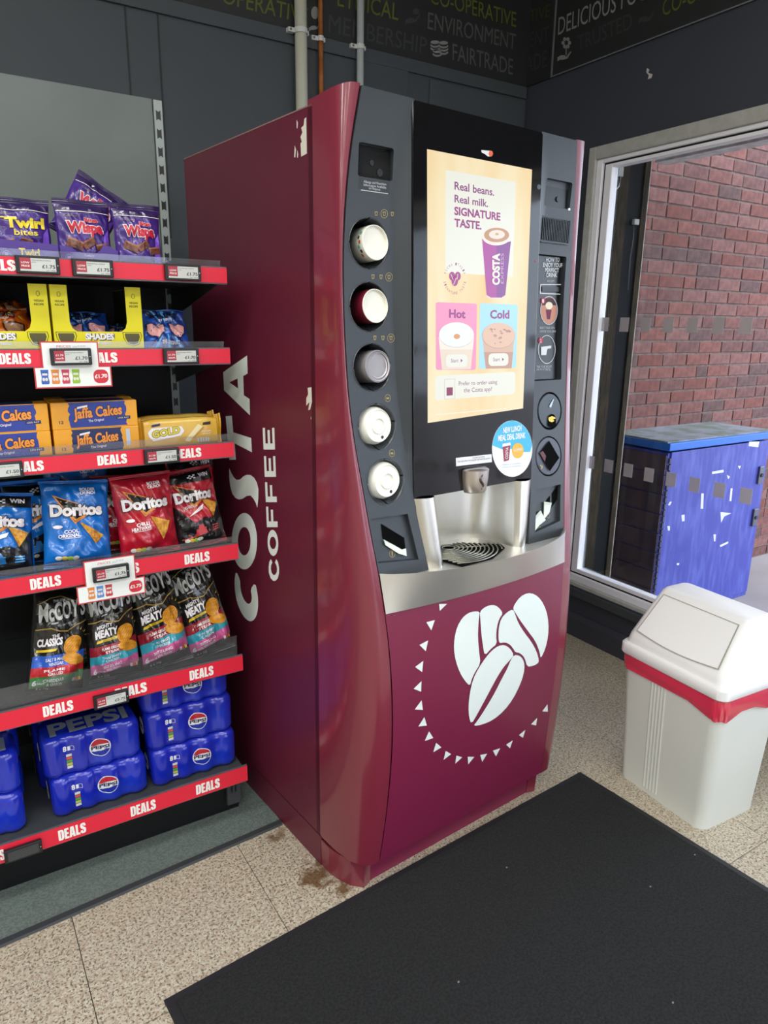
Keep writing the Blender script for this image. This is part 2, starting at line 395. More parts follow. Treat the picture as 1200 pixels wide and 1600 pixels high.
wall_text('FAIRTRADE', C_g1, (707, 94), (801, 117), (707, 68))
wall_text('ENVIRONMENT', C_g1, (668, 45), (805, 77.5), (669, 19))
wall_text('CO-OPERATIVE', C_gr, (672, 5), (806, 42.5), (672, -20))
wall_text('MEMBERSHIP', C_g2, (513, 50), (666, 85), (514, 22))
wall_text('ETHICAL', C_gr, (527, 9), (622, 32), (528, -18))
wall_text('CO-OPERATIVE', C_gr, (292, -9), (480, 38), (293, -36))
wall_text('ATIVE', C_gd, (816, 39), (859, 26), (817, 20), 'r')
wall_text('MENT', C_g2, (815, 79), (857.5, 64), (816, 56), 'r')
wall_text('RADE', C_g2, (812.5, 117), (854.5, 104), (813, 92), 'r')
wall_text('DELICIOUS FOOD', C_wh, (872, 55), (1030, -10), (873, 28), 'r')
wall_text('TRUSTED', C_g2, (902.5, 80), (988, 44), (902, 57), 'r')
wall_text('CO-OPERATIVE', C_gr, (1035, 26), (1190, -42), (1036, 0), 'r')
# frieze pictograms: stacked coins, hand with a flower, hands
def wsh(m, polys, wall='b'):
    if wall == 'b':
        S = [poly2([(p.x, p.z) for p in [PY(*q, YB-0.006) for q in P]]) for P in polys]
        decal('pictogram', m, fb, S, lambda a, b, o: (a, YB-0.006-o, b), 0.0007)
    else:
        S = [poly2([(p.y, p.z) for p in [PX(*q, XW-0.006) for q in P]]) for P in polys]
        decal('pictogram', m, frr, S, lambda a, b, o: (XW-0.006-o, a, b), 0.0007)
coins = []
for cx, cy, n in ((679.5, 66, 3), (693, 67, 4), (683, 80, 2)):
    for k in range(n):
        yy = cy+k*5.0
        if k == 0: coins.append(ell(cx, yy, 7, 2.9, 14))
        else: coins.append([(cx-7, yy-2.2), (cx-4, yy+0.2), (cx, yy+0.9), (cx+4, yy+0.4), (cx+7, yy-1.8), (cx+7, yy+1.2), (cx+4, yy+3.2), (cx, yy+3.8), (cx-4, yy+3.0), (cx-7, yy+0.8)])
wsh(C_wh, coins)
def hand(cx, cy, s): return [(cx-12*s, cy+2*s), (cx-6*s, cy-2*s), (cx+1*s, cy-2*s), (cx+3*s, cy+1*s), (cx+11*s, cy-9*s), (cx+12*s, cy-7*s), (cx+5*s, cy+4*s), (cx-2*s, cy+6*s), (cx-8*s, cy+6*s), (cx-12*s, cy+9*s)]
wsh(C_wh, [hand(882, 88, 0.9), [(884, 86), (885.5, 86), (885.5, 72), (884, 72)]]+[ell(885+5*math.cos(R(a)), 67+6.5*math.sin(R(a)), 2.6, 3.2, 10) for a in range(0, 360, 60)], 'r')
wsh(C_g2, [hand(645, 30, 1.0), ell(650, 18, 5, 5, 12)]); wsh(C_g2, [hand(1010, 28, 1.0)], 'r'); wsh(C_wh, [hand(492, 42, 0.8), ell(492, 20, 6, 10, 12)])
# flat repairs and seams on the painted wall
M_seam = mat('seam_dark', '25282b', 0.6)
for px, y0, y1 in ((197, 2.6, 1.9), (247, 2.6, 1.9)):
    x = PY(px, 40, YB).x; box('seam', M_seam, wb, x-0.003, x+0.003, YB-0.003, YB-0.0003, 1.8, 2.54)
a = PY(568, 85, YB-0.01); b = PY(638, 150, YB-0.01)
box('access_panel', M_wall, wb, a.x, b.x, YB-0.010, YB-0.0003, 2.05, a.z, 0.004)
a = PY(673, 108, YB-0.01); box('wall_panel', M_wall, wb, a.x, XW-0.02, YB-0.010, YB-0.0003, 2.0, ZB-0.06, 0.003)
q = [PX(*p, XW) for p in ((1011, 106), (1015, 109), (1013, 114), (1020, 116), (1018, 122), (1012, 124), (1014, 118), (1010, 113))]
decal('paint_chip', mat('bare_plaster', 'c9c6bd', 0.8), wr, [poly2([(p.y, p.z) for p in q])], lambda a, b, o: (XW-o, a, b), 0.0006)
# service pipes on the back wall
def pipe(name, label, px, r, m, zc, mclip):
    c = PY(px[0], px[1], YB-r-0.012)
    t = thing(name, label, 'pipe', (c.x, YB-r-0.012, 1.2))
    MB().tube([(0, 0, -1.2), (0, 0, CEIL-1.2-0.001)], r, 16).build('tube', m, t, smooth=True)
    for z in zc:
        mb = MB().loft([[((r+0.003)*math.cos(R(k*20)), (r+0.003)*math.sin(R(k*20)), z-1.2+dz) for k in range(18)] for dz in (-0.009, 0.009)], False, False)
        mb.box(-r-0.028, -r, 0.0, r+0.011, z-1.2-0.008, z-1.2+0.008).box(r, r+0.012, 0.0, r+0.011, z-1.2-0.008, z-1.2+0.008)
        cl = mb.build('saddle_clip', mclip, t, bevel=0.002)
        MB().tube([(-r-0.019, -0.004, z-1.2), (-r-0.019, 0.001, z-1.2)], 0.004, 8).build('screw', mat('screw_steel', '8a8a8a', 0.35, 1.0), cl)
M_pw = mat('pipe_cream_plastic', 'c9c9ba', 0.45); M_pw2 = mat('pipe_grey_white_plastic', 'b9c0c3', 0.45); M_cu = mat('pipe_copper', 'd98a4e', 0.35, 0.45, c2='b56a35', scale=14); M_clip = mat('clip_white', 'd4d6d4', 0.5)
def zat(px, py): return PY(px, py, YB-0.03).z
pipe('waste_pipe', 'thick cream plastic pipe running up the back wall', (470.5, 80), 0.0235, M_pw, (zat(470, 50), 1.4), M_clip)
pipe('copper_pipe', 'thin copper pipe between the two plastic pipes', (501, 60), 0.0095, M_cu, (zat(500, 59), 1.4), M_clip)
pipe('conduit_pipe', 'thin grey-white plastic pipe right of the copper pipe', (563, 66), 0.0145, M_pw2, (zat(563, 73), 1.4), M_clip)

# ================================================================== outside
GZ, BY = -0.15, 2.78
struct(box('pavement', mat('pavement_concrete', '9d9390', 0.9, c2='8f8582', scale=3, bump=0.1, lo=0.3, hi=0.7), None, XW+0.12, 40.0, -40, 30, GZ-0.1, GZ), 'pale concrete paving outside the window')
struct(box('pavement_front', mat('pavement_concrete', '9d9390', 0.9, c2='8f8582', scale=3, bump=0.1, lo=0.3, hi=0.7), None, -30, XW+0.119, -40, YF-0.1, GZ-0.1, GZ), 'pale concrete paving outside the entrance')
M_mort = mat('mortar', '7f6e67', 0.9, c2='6d5d57', scale=40)
bw = struct(box('wall_outside', M_mort, None, 2.9, 8.5, BY+0.006, BY+0.3, GZ, 6.0), 'red brick wall outside the window')
brick_mats = []
for i, (c1, c2) in enumerate((('82544b', '6f443e'), ('774f48', '63403b'), ('8a554a', '74473e'), ('6b4d48', '58403e'), ('885c54', '754e48'), ('7f493d', '6c4039'))):
    brick_mats.append(mat('brick_%d' % i, c1, 0.85, c2=c2, scale=26, bump=0.25, bscale=120))
BL_, BH_, CO = 0.215, 0.064, 0.0745
bmesh_list = []
for i, bmz in enumerate(brick_mats):
    for full in (True, False):
        L_ = BL_ if full else 0.1025
        o = MB().box(0, L_, 0, 0.02, 0, BH_).build('brick', bmz, bw); bm = bmesh.new(); bm.from_mesh(o.data)
        bmesh.ops.bevel(bm, geom=bm.edges[:], offset=0.003, segments=1, affect='EDGES'); bm.to_mesh(o.data); bm.free()
        bmesh_list.append(o.data); bpy.data.objects.remove(o)
rest = [MB() for _ in brick_mats]
rb = random.Random(11); nb = 0
for c in range(46):
    z = GZ+0.01+c*CO; x = 2.92-(0.1125 if c % 2 else 0.0); k = 0
    while x < 8.3:
        full = rb.random() > 0.12; L_ = BL_ if full else 0.1025; mi = rb.choice((0, 0, 1, 1, 2, 3, 4, 4, 5)); yo = BY+rb.uniform(-0.002, 0.002)
        if 3.38 < x+L_ and x < 5.0 and 0.55 < z < 2.52 and nb < 298:
            o = bpy.data.objects.new('brick', bmesh_list[mi*2+(0 if full else 1)]); col.objects.link(o); o.parent = bw; o.location = (x, yo, z); nb += 1
        elif x >= 2.9: rest[mi].box(x, x+L_, yo, yo+0.02, z, z+BH_)
        x += L_+0.0105
for i, r_ in enumerate(rest):
    o = r_.build('brickwork', brick_mats[i], bw, fix=False); o['kind'] = 'stuff'
# dark painted pier beside the window
M_pier = mat('pier_black_paint', '0f1013', 0.7, c2='0b0c0e', scale=6, spec=0.12); M_strip = mat('timber_strip_brown', '3a2f1f', 0.8, spec=0.15, c2='241d14', scale=12, stretch=(8, 8, 1))
pier = struct(MB().box(2.70, 2.915, 2.37, BY+0.0, GZ, 3.2).build('wall_pier', M_pier), 'dark painted pier outside next to the window frame')
box('timber_strip', M_strip, pier, 2.70, 2.765, 2.355, 2.3695, GZ, 3.2)
box('timber_strip', M_strip, pier, 2.875, 2.905, 2.362, 2.3695, GZ, 3.2)
box('corner_bead', mat('bead_cream', 'b4ac9c', 0.6), pier, 2.9155, 2.9195, 2.366, 2.372, GZ, 3.2)
c = PY(992, 347, 2.365); sc = box('junction_plate', mat('plate_pale', '9d9d98', 0.5), pier, c.x-0.016, c.x+0.016, 2.352, 2.3695, c.z-0.012, c.z+0.012, 0.002)
MB().tube([(c.x-0.01, 2.362, c.z-0.012), (c.x-0.004, 2.362, c.z-0.07), (c.x-0.012, 2.362, c.z-0.16), (c.x-0.006, 2.362, c.z-0.30)], 0.0025, 6).build('cable', mat('cable_grey', '4e5054', 0.6), pier, smooth=True)
c = PY(972, 268, 2.345); box('sensor_box', mat('plate_pale', '9d9d98', 0.5), pier, c.x-0.02, c.x+0.012, 2.345, 2.3545, c.z-0.02, c.z+0.02, 0.003)
MB().tube([(c.x+0.0, 2.349, c.z-0.02), (c.x-0.008, 2.347, c.z-0.06), (c.x-0.035, 2.348, c.z-0.085)], 0.003, 6).build('cable', mat('cable_white', 'c9c9c6', 0.6), pier, smooth=True)
# blue street cabinet
cfL = PZ(1019, 977, GZ); cfR = PZ(1170, 930, GZ)
CY = (cfL.y+cfR.y)/2; cx0 = PY(1047, 692, CY).x; ctop = PY(1047, 692, CY).z; cx1 = cfR.x
M_blue = mat('cabinet_blue_paint', '3f449c', 0.5, c2='5a62b4', scale=5.0, lo=0.42, hi=0.72, stretch=(6, 1, 1.2), detail=6); M_bl2 = mat('cabinet_lid_blue', '2c6cc8', 0.45); M_top = mat('cabinet_top_weathered', '8d8f96', 0.8, c2='6f7668', scale=9)
cb = thing('street_cabinet', 'chipped blue metal utility cabinet outside against the brick wall', 'cabinet', (0, 0, GZ))
zt_ = ctop-GZ
M_side = mat('cabinet_side_shade', '4a3f48', 0.25, c2='5a4c52', scale=7)
MB().box(cx0+0.012, cx1-0.012, CY+0.012, BY-0.004, 0.0, zt_-0.06).build('body', M_blue, cb)
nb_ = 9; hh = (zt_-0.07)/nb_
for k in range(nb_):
    box('side_reflection_board', M_side, cb, cx0+0.002, cx0+0.0125, CY+0.014, BY-0.006, k*hh+0.004, (k+1)*hh-0.003, 0.002)  # made-up boards; dark tone and lines stand in for a shaded, reflecting side
box('lid', M_bl2, cb, cx0-0.006, cx1+0.006, CY-0.008, BY-0.003, zt_-0.045, zt_-0.004, 0.004)
box('lid_top', M_top, cb, cx0-0.002, cx1+0.002, CY+0.012, BY-0.003, zt_-0.004, zt_+0.004)
door = box('door', M_blue, cb, cx0+0.03, cx1-0.02, CY+0.002, CY+0.012, 0.03, zt_-0.055, 0.003)
hg = MB()
for k in range(26): hg.box(cx0+0.018, cx0+0.028, CY+0.001, CY+0.012, 0.04+k*(zt_-0.12)/26, 0.04+(k+0.8)*(zt_-0.12)/26)
hg.build('piano_hinge', mat('hinge_grey_brown', '57535c', 0.5, 0.4), cb)
for px in ((1187, 742), (1178, 808)):
    q = PY(*px, CY); lk = box('lock_plate', mat('lock_steel', '6d6f78', 0.4, 0.7), cb, q.x-0.022, q.x+0.022, CY-0.012, CY+0.002, q.z-GZ-0.055, q.z-GZ+0.055, 0.004)
    MB().tube([(q.x, CY-0.018, q.z-GZ), (q.x, CY-0.011, q.z-GZ)], 0.012, 10).build('lock_barrel', mat('lock_dark', '3a3b40', 0.4, 0.6), lk)
chips = [((1113, 741), (1131, 738), (1131, 734), (1113, 737)), ((1096, 771), (1100, 771), (1099, 795), (1095, 795)), ((1126, 800), (1143, 802), (1132, 807), (1127, 817)), ((1142, 763), (1145, 763), (1143, 783), (1140, 783)), ((1171, 690), (1187, 690), (1185, 699), (1170, 697)), ((1065, 805), (1070, 804), (1070, 814), (1066, 815)), ((1043, 822), (1047, 822), (1047, 829), (1044, 829)), ((1056, 697), (1060, 697), (1059, 700), (1056, 700)), ((1136, 742), (1141, 745), (1138, 749)), ((1153, 728), (1158, 728), (1156, 733)), ((1047, 784), (1050, 784), (1047, 790), (1044, 789)), ((1058, 880), (1062, 880), (1061, 883), (1058, 883)), ((1115, 835), (1119, 835), (1118, 846), (1116, 846)), ((1125, 852), (1138, 846), (1138, 849), (1126, 855)), ((1090, 688), (1094, 688), (1094, 692), (1091, 692))]
S = [poly2([(p.x, p.z-GZ) for p in [PY(*q, CY) for q in P]]) for P in chips]
decal('paint_chips', mat('chip_white', 'd6d4e2', 0.7), door, S, lambda a, b, o: (a, CY+0.002-o, b), 0.0008)

# ================================================================== coffee vending machine (local frame: u across the front, v into the depth, z up)
MR = R(5.45); mxv = Vector((math.cos(MR), math.sin(MR), 0)); myv = Vector((-math.sin(MR), math.cos(MR), 0))
MO = mxv*0.907+myv*1.445; MW, MH = 0.80, 1.952
def toM(P): P = P-MO; return Vector((P.dot(mxv), P.dot(myv), P.z))
def hU(x, y, u): return toM(hit(x, y, mxv, mxv.dot(MO)+u))
def hV(x, y, v): return toM(hit(x, y, myv, myv.dot(MO)+v))
def hW(x, y, z): return toM(PZ(x, y, z))
_z = [0.0, .09, .2, .31, .41, .51, .61, .72, .82, .92, 1.02, 1.13, 1.23, 1.33, 1.44, 1.54, 1.64, 1.74, 1.85, 1.972]
_v = [-.165, -.176, -.189, -.199, -.206, -.2095, -.2085, -.203, -.1935, -.179, -.161, -.1425, -.1265, -.114, -.105, -.100, -.0975, -.0985, -.1035, -.113]
_e = [.066, .071, .077, .081, .0825, .082, .079, .0735, .0655, .0555, .0440, .0325, .0220, .0145, .011, .0095, .0105, .0155, .026, .045]
def lerp(z, X, Y):
    if z <= X[0]: return Y[0]
    for i in range(len(X)-1):
        if z <= X[i+1]:
            t = (z-X[i])/(X[i+1]-X[i]); 
            m0 = (Y[i+1]-Y[i-1])/(X[i+1]-X[i-1]) if i > 0 else (Y[1]-Y[0])/(X[1]-X[0])
            m1 = (Y[i+2]-Y[i])/(X[i+2]-X[i]) if i+2 < len(X) else (Y[i+1]-Y[i])/(X[i+1]-X[i])
            h = X[i+1]-X[i]
            return (2*t**3-3*t*t+1)*Y[i]+(t**3-2*t*t+t)*h*m0+(-2*t**3+3*t*t)*Y[i+1]+(t**3-t*t)*h*m1
    return Y[-1]
def Vz(z): return lerp(z, _z, _v)
def Ez(z): return lerp(z, _z, _e)
def Gz(z): return -.113+(1.97-z)/(1.97-1.085)*(-.038)          # the glass plane
IZ = [.88, .895, 1.09, 1.185, 1.31, 1.395, 1.48, 1.60, 1.767, 1.853, 1.917, 1.972]; IU = [.216, .213, .182, .172, .160, .154, .152, .150, .1515, .154, .169, .184]
def Inn(z): return lerp(z, IZ, IU)
def panel_v(u, z): return Vz(z)-0.026*max(0, (z-.09)/.73)*max(0, 1-((u-.4)/.34)**2)
def solve(x, y, fv):
    v = -.15
    for _ in range(25):
        p = hV(x, y, v); v = fv(p.x, p.z)
    return p
def hF(x, y): return solve(x, y, lambda u, z: Vz(z))
def hG(x, y): return solve(x, y, lambda u, z: Gz(z))
def hP(x, y): return solve(x, y, panel_v)
M_mar = mat('maroon_satin', '611c32', 0.40, c2='5b1a2f', scale=2.0); M_marg = mat('maroon_gloss', '7a2438', 0.34, coat=0.8, croug=0.11); M_marf = mat('maroon_front', '761a3d', 0.42)
M_fas = mat('fascia_grey', '31363b', 0.42, bump=0.05, bscale=400); M_fasd = mat('fascia_recess', '33373c', 0.5); M_blk = mat('black_gloss_glass', '07070a', 0.08); M_blkp = mat('black_plastic', '101114', 0.35)
M_steel = mat('brushed_steel', 'd6d2ca', 0.30, 1.0, bump=0.02, bscale=200, stretch=(1, 1, 30)); M_steeld = mat('brushed_steel_worktop', 'e2e0dc', 0.38, 0.8, bump=0.02, bscale=200, stretch=(30, 1, 1))
M_hole = mat('slot_matt_black', '050506', 0.95, spec=0.1); M_wdec = mat('white_vinyl', 'e2eae6', 0.5); M_trim_edge = mat('side_panel_edge', '8a6a66', 0.6)
vm = thing('vending_machine', 'tall maroon self-service coffee vending machine with a lit touch screen', 'vending machine', MO, (0, 0, MR))
# cabinet behind the front
box('cabinet_core', M_blkp, vm, 0.02, MW-0.02, 0.10, 0.69, 0.02, 1.94)
for s in (0, 1):
    a, b = (0.0, 0.02) if s == 0 else (MW-0.02, MW)
    sp = MB().box(a, b, 0.0, 0.707, 0.0, MH).build('side_panel', M_mar, vm, bevel=0.002)
box('top_panel', M_blkp, vm, 0.02, MW-0.02, 0.0, 0.705, MH-0.012, MH-0.002)
box('back_panel', M_blkp, vm, 0.021, MW-0.021, 0.69, 0.706, 0.02, MH-0.013)
box('top_edge', M_trim_edge, vm, 0.0, 0.006, 0.004, 0.706, MH, MH+0.003)
left_side = [o for o in vm.children if o.name.startswith('side_panel')][0]
# curved pillars on both front corners
def pillar(sgn):
    zs = [0.099+(1.965-0.099)*k/70 for k in range(71)]; TH = 14
    rings = []
    for z in zs:
        ring_ = []
        e, v = Ez(z), Vz(z)
        for k in range(TH+1):
            th = math.pi/2*k/TH
            u = e*(1-max(0, math.cos(th))**0.7); vv = v*math.sin(th)**0.75
            f = (z-0.099)/1.866
            ring_.append((u, vv, z+0.012*f*math.sin(th)-(0.013*(1-f)*0)))
        ring_ += [(e+0.005, v+0.005, z+0.012*f), (e+0.006, v+0.03, z+0.012*f), (0.018, 0.02, z), (0.0, 0.02, z)]
        rings.append(ring_)
    mb = MB().loft(rings)
    if sgn: mb.v = [(MW-p[0]+(0.013*min(1.0, max(0.0, -p[1]/0.08))*(1 if p[0] < Ez(p[2])*0.9 else max(0.0, (Ez(p[2])-p[0])/max(1e-6, Ez(p[2])*0.1)))), p[1], p[2]) for p in mb.v]
    return mb.build('corner_pillar', M_marg, vm, smooth=True, auto=40)
for s in (0, 1):
    pillar(s)
    # plinth block under each pillar
    ring0 = [(0.0, 0.03), (0.0, -0.038), (0.008, -0.075), (0.022, -0.112), (0.047, -0.140), (0.075, -0.130), (0.09, 0.03)]
    mb = MB().loft([[(p[0]+0.003, p[1], 0.0) for p in ring0], [(p[0]+0.001, p[1]*1.03, 0.086) for p in ring0]])
    if s: mb.v = [(MW-p[0], p[1], p[2]) for p in mb.v]
    mb.build('plinth_block', M_marg, vm)
    mb = MB().loft([[(p[0]+0.006, p[1]*0.9+0.002, z_) for p in ring0] for z_ in (0.085, 0.104)])
    if s: mb.v = [(MW-p[0], p[1], p[2]) for p in mb.v]
    mb.build('shadow_gap', M_hole, vm)
box('kick_plate', M_marf, vm, 0.07, MW-0.07, -0.128, -0.10, 0.0, 0.11)
# lower front door with the printed beans
mb = MB().grid(lambda a, b: (lambda z: (lambda u: (u, panel_v(u, z), z))(Ez(z)+0.002+(MW-2*Ez(z)-0.004)*a))(0.100+0.768*b), 24, 30)
fd = mb.build('front_door', M_marf, vm, smooth=True)
mb = MB().loft([[(Ez(.1)+.002, Vz(.1), .1), (MW-Ez(.1)-.002, Vz(.1), .1), (MW-.09, -.10, .1), (.09, -.10, .1)], [(Ez(.1)+.002, Vz(.1)+.004, .112), (MW-Ez(.1)-.002, Vz(.1)+.004, .112), (MW-.09, -.10, .112), (.09, -.10, .112)]]).build('door_lower_edge', M_marf, vm)
def onpanel(a, b, o): return (a, panel_v(a, b)-o, b)
def pc(x, y): return (560+x/3.529, 860+y/3.529)
beans = [
 [(668,338),(640,335),(605,343),(570,372),(543,420),(528,480),(524,545),(535,610),(557,672),(585,718),(613,747),(622,712),(640,672),(672,622),(664,560),(657,480),(660,400),(664,365)],
 [(668,338),(690,315),(725,300),(755,302),(780,322),(795,347),(775,375),(762,420),(757,470),(762,515),(730,540),(695,580),(685,530),(675,450),(670,370)],
 [(850,322),(815,342),(785,375),(772,425),(770,480),(775,512),(805,505),(835,518),(855,545),(862,560),(890,565),(915,590),(928,640),(955,638),(985,625),(995,608),(980,553),(950,500),(915,455),(880,400),(862,350)],
 [(850,322),(860,295),(890,255),(930,233),(970,240),(1005,270),(1035,330),(1047,400),(1045,470),(1030,540),(1003,598),(998,560),(975,500),(930,440),(890,385),(865,345)],
 [(856,576),(835,540),(805,520),(770,525),(735,550),(700,590),(660,650),(630,710),(612,790),(605,860),(608,920),(622,957),(655,900),(690,835),(730,760),(765,695),(800,640),(838,600)],
 [(856,576),(885,578),(905,598),(915,630),(910,680),(890,740),(850,820),(800,885),(740,935),(680,960),(632,968),(650,945),(700,870),(750,785),(790,705),(820,650),(838,604)]]
def smooth_poly(P, it=1):
    for _ in range(it):
        Q = []
        for i in range(len(P)):
            a, b = P[i], P[(i+1) % len(P)]
            Q += [(a[0]*.75+b[0]*.25, a[1]*.75+b[1]*.25), (a[0]*.25+b[0]*.75, a[1]*.25+b[1]*.75)]
        P = Q
    return P
for Bn in beans:
    q = [hP(*pc(*p)) for p in smooth_poly(Bn)]
    decal('bean_print', M_wdec, fd, [poly2([(p.x, p.z) for p in q])], onpanel, 0.0012, 0.03)
tri = [((443,295),(487,294),(447,333)),((373,395),(420,383),(400,440)),((335,520),(383,495),(370,555)),((311,642),(356,608),(350,670)),((303,762),(346,720),(344,778)),((309,876),(347,825),(354,878)),((329,970),(362,918),(376,965)),((364,1050),(388,997),(411,1033)),((411,1112),(427,1060),(456,1085)),((468,1154),(480,1105),(510,1122)),((532,1175),(539,1130),(571,1140)),((604,1179),(601,1137),(638,1137)),((681,1165),(670,1127),(708,1120)),((757,1135),(740,1103),(780,1090)),((834,1090),(813,1070),(850,1046)),((906,1033),(884,1017),(919,988)),((978,964),(950,958),(984,923)),((1043,888),(1012,887),(1041,847))]
for t_ in tri:
    q = [hP(*pc(*p)) for p in t_]; decal('triangle_print', M_wdec, fd, [poly2([(p.x, p.z) for p in q])], onpanel, 0.0012)
# big lettering on the side panel
def sc_(x, y): p = hU(280+x/3.3333, 520+y/3.3333, 0.0); return (p.y, p.z)
def onside(a, b, o): return (-o, a, b)
L_A = ([(355,118),(358,212),(335,225),(338,325),(368,345),(370,430),(235,300),(230,205)], [(262,258),(305,238),(308,290)])
L_T = ([(243,434),(275,432),(283,518),(376,548),(380,622),(290,576),(297,660),(263,662)], None)
L_S = ([(261,704),(272,728),(285,752),(300,766),(318,764),(335,748),(352,739),(372,740),(392,755),(406,780),(414,815),(413,862),(408,912),(400,886),(388,864),(372,847),(352,850),(332,864),(312,868),(294,860),(278,838),(267,800),(262,755)], None)
L_O = (ell(341, 1085, 66, 147, 40), ell(340, 1085, 33, 74, 30))
L_C = ([(297,1238),(289,1290),(291,1345),(301,1400),(318,1445),(342,1485),(370,1505),(393,1494),(408,1462),(413,1412),(410,1360),(397,1300),(372,1336),(380,1372),(377,1402),(362,1414),(343,1398),(328,1366),(319,1325),(319,1288)], None)
for n_, (o_, h_) in (('A', L_A), ('T', L_T), ('S', L_S), ('O', L_O), ('C', L_C)):
    if n_ in 'C': o_ = smooth_poly(o_)
    decal('side_letter', M_wdec, left_side, [poly2([sc_(*p) for p in o_], [[sc_(*p) for p in h_]] if h_ else [])], onside, 0.0008)
# unit letters, a = reading direction, b = letter height
UE = [(0,0),(1,0),(1,.2),(.28,.2),(.28,.4),(.9,.4),(.9,.6),(.28,.6),(.28,.8),(1,.8),(1,1),(0,1)]
UF = [(0,0),(.28,0),(.28,.38),(.85,.38),(.85,.58),(.28,.58),(.28,.8),(1,.8),(1,1),(0,1)]
UC = [(1,.24),(.85,.08),(.6,0),(.35,.02),(.12,.16),(0,.4),(0,.62),(.13,.86),(.38,1),(.62,1),(.86,.92),(1,.76),(.84,.62),(.72,.75),(.55,.79),(.38,.74),(.28,.6),(.28,.4),(.4,.24),(.56,.2),(.72,.25),(.84,.38)]
def cof(a, b, y0, y1):       # base line right, cap line left; y0 start (low) .. y1 end (high)
    y = y0+(y1-y0)*a; f = (1290-y)/790.0
    xr = 524-27*f; xl = 470-34*f
    return sc_(xr+(xl-xr)*b, y)
for P, y0, y1, hole in ((UC, 1292, 1178, None), (ell(.5, .5, .5, .5, 28), 1162, 1026, ell(.5, .5, .24, .30, 22)), (UF, 1012, 905, None), (UF, 882, 778, None), (UE, 750, 642, None), (UE, 608, 495, None)):
    decal('side_letter', M_wdec, left_side, [poly2([cof(*p, y0, y1) for p in P], [[cof(*p, y0, y1) for p in hole]] if hole else [])], onside, 0.0008)
# scuffs where tape tore the vinyl
def sp_(x, y): p = hU(x, y, 0.0); return (p.y, p.z)
for P in ([(476,186),(479,183),(480,240),(471,245),(470,224),(472,222),(470,214),(473,207),(471,200),(475,196)], [(464,187),(466,192),(465,201),(464,200)], [(461,227),(463,234),(462,246),(460,246)], [(465,234),(466.5,241),(466,247),(464.5,246)], [(481,606),(487,605),(488,628),(485,640),(482,641),(484,628),(479,634),(479,622),(482,616)], [(486.5,650),(487,655),(486,655)]):
    decal('scuff', mat('torn_vinyl', 'd5d0c6', 0.7), left_side, [poly2([sp_(*p) for p in P])], onside, 0.0008)
# seam line in the side near the floor
a = hU(395, 1205, 0.0); b = hU(508, 1345, 0.0)
MB().box(-0.0012, 0.0, 0.0, 0.69, 0.098, 0.1).build('lower_seam', mat('maroon_dark', '3d1020', 0.5), left_side)

# ------------------------------------------------------------------ grey fascias with cup holders
HOLD = [(0.0815, 1.670), (0.081, 1.535), (0.086, 1.401), (0.092, 1.265), (0.1045, 1.135)]; HR = 0.0545
def fascia(side):
    N = 70; zs = [0.893+(1.9735-0.893)*k/N for k in range(N+1)]
    rings = []
    for z in zs:
        e = Ez(z)+0.004; i_ = Inn(z); v = Vz(z)
        front = [(e+(i_-e)*k/8, v, z) for k in range(9)]
        gv = min(Gz(z)+0.003, v-0.0005) if z > 1.085 else v
        rings.append(front+[(max(0.190, i_+0.002), gv if z > 1.085 else v, z), (max(0.196, i_+0.006), 0.02, z), (e, 0.02, z)])
    mb = MB().loft(rings)
    U = (lambda u: u) if side == 0 else (lambda u: MW-u)
    mb.v = [(U(p[0]), p[1], p[2]) for p in mb.v]
    ob = mb.build('fascia', M_fas, vm, smooth=True, auto=30)
    ct = MB()
    def cyl(u, z, r, depth):
        v0 = Vz(z)+depth
        ct.loft([[(U(u)+r*math.cos(2*math.pi*k/40), vv, z+r*math.sin(2*math.pi*k/40)) for k in range(40)] for vv in (-0.4, v0)])
    def pocket(P, depth, taper=0.0):        # P: outline (u,z) already in machine coordinates
        cz = sum(p[1] for p in P)/len(P); cu = sum(p[0] for p in P)/len(P)
        ct.loft([[(p[0], -0.4, p[1]) for p in P], [(cu+(p[0]-cu)*(1-taper), Vz(p[1])+depth, cz+(p[1]-cz)*(1-taper)) for p in P]])
    if side == 0:
        for u, z in HOLD: cyl(u, z, HR, 0.075)
        pocket(rrect(0.048, 0.142, 1.803, 1.869, 0.006), 0.012)
        q = [hF(*p) for p in ((578, 809), (638, 801), (656, 876), (590, 882))]
        pocket([(p.x, p.z) for p in q], 0.012, 0.05)
    else:
        pocket(rrect(MW-0.150, MW-0.045, 1.806, 1.872, 0.006), 0.012)
        pocket(rrect(0.625, 0.764, 1.345, 1.690, 0.006), 0.030, 0.03)
        q = [hF(*p) for p in ((838, 764), (877, 755), (876, 815), (835, 834))]
        pocket([(p.x, p.z) for p in q], 0.012, 0.05)
        cyl(MW-0.7085, 1.264, 0.0535, 0.024); cyl(MW-0.695, 1.137, 0.057, 0.024)
    cu = ct.build('cut', M_fasd, vm)
    bo = ob.modifiers.new('b', 'BOOLEAN'); bo.operation = 'DIFFERENCE'; bo.object = cu; bo.solver = 'EXACT'
    bpy.context.view_layer.update(); dg = bpy.context.evaluated_depsgraph_get()
    me = bpy.data.meshes.new_from_object(ob.evaluated_get(dg)); ob.modifiers.clear(); old = ob.data; ob.data = me; me.name = 'fascia'
    bpy.data.meshes.remove(old); bpy.data.objects.remove(cu)
    me.set_sharp_from_angle(angle=R(30))
    return ob
fL = fascia(0); fR = fascia(1)
M_rim = mat('holder_rim_gloss', '30353a', 0.2, coat=0.6)
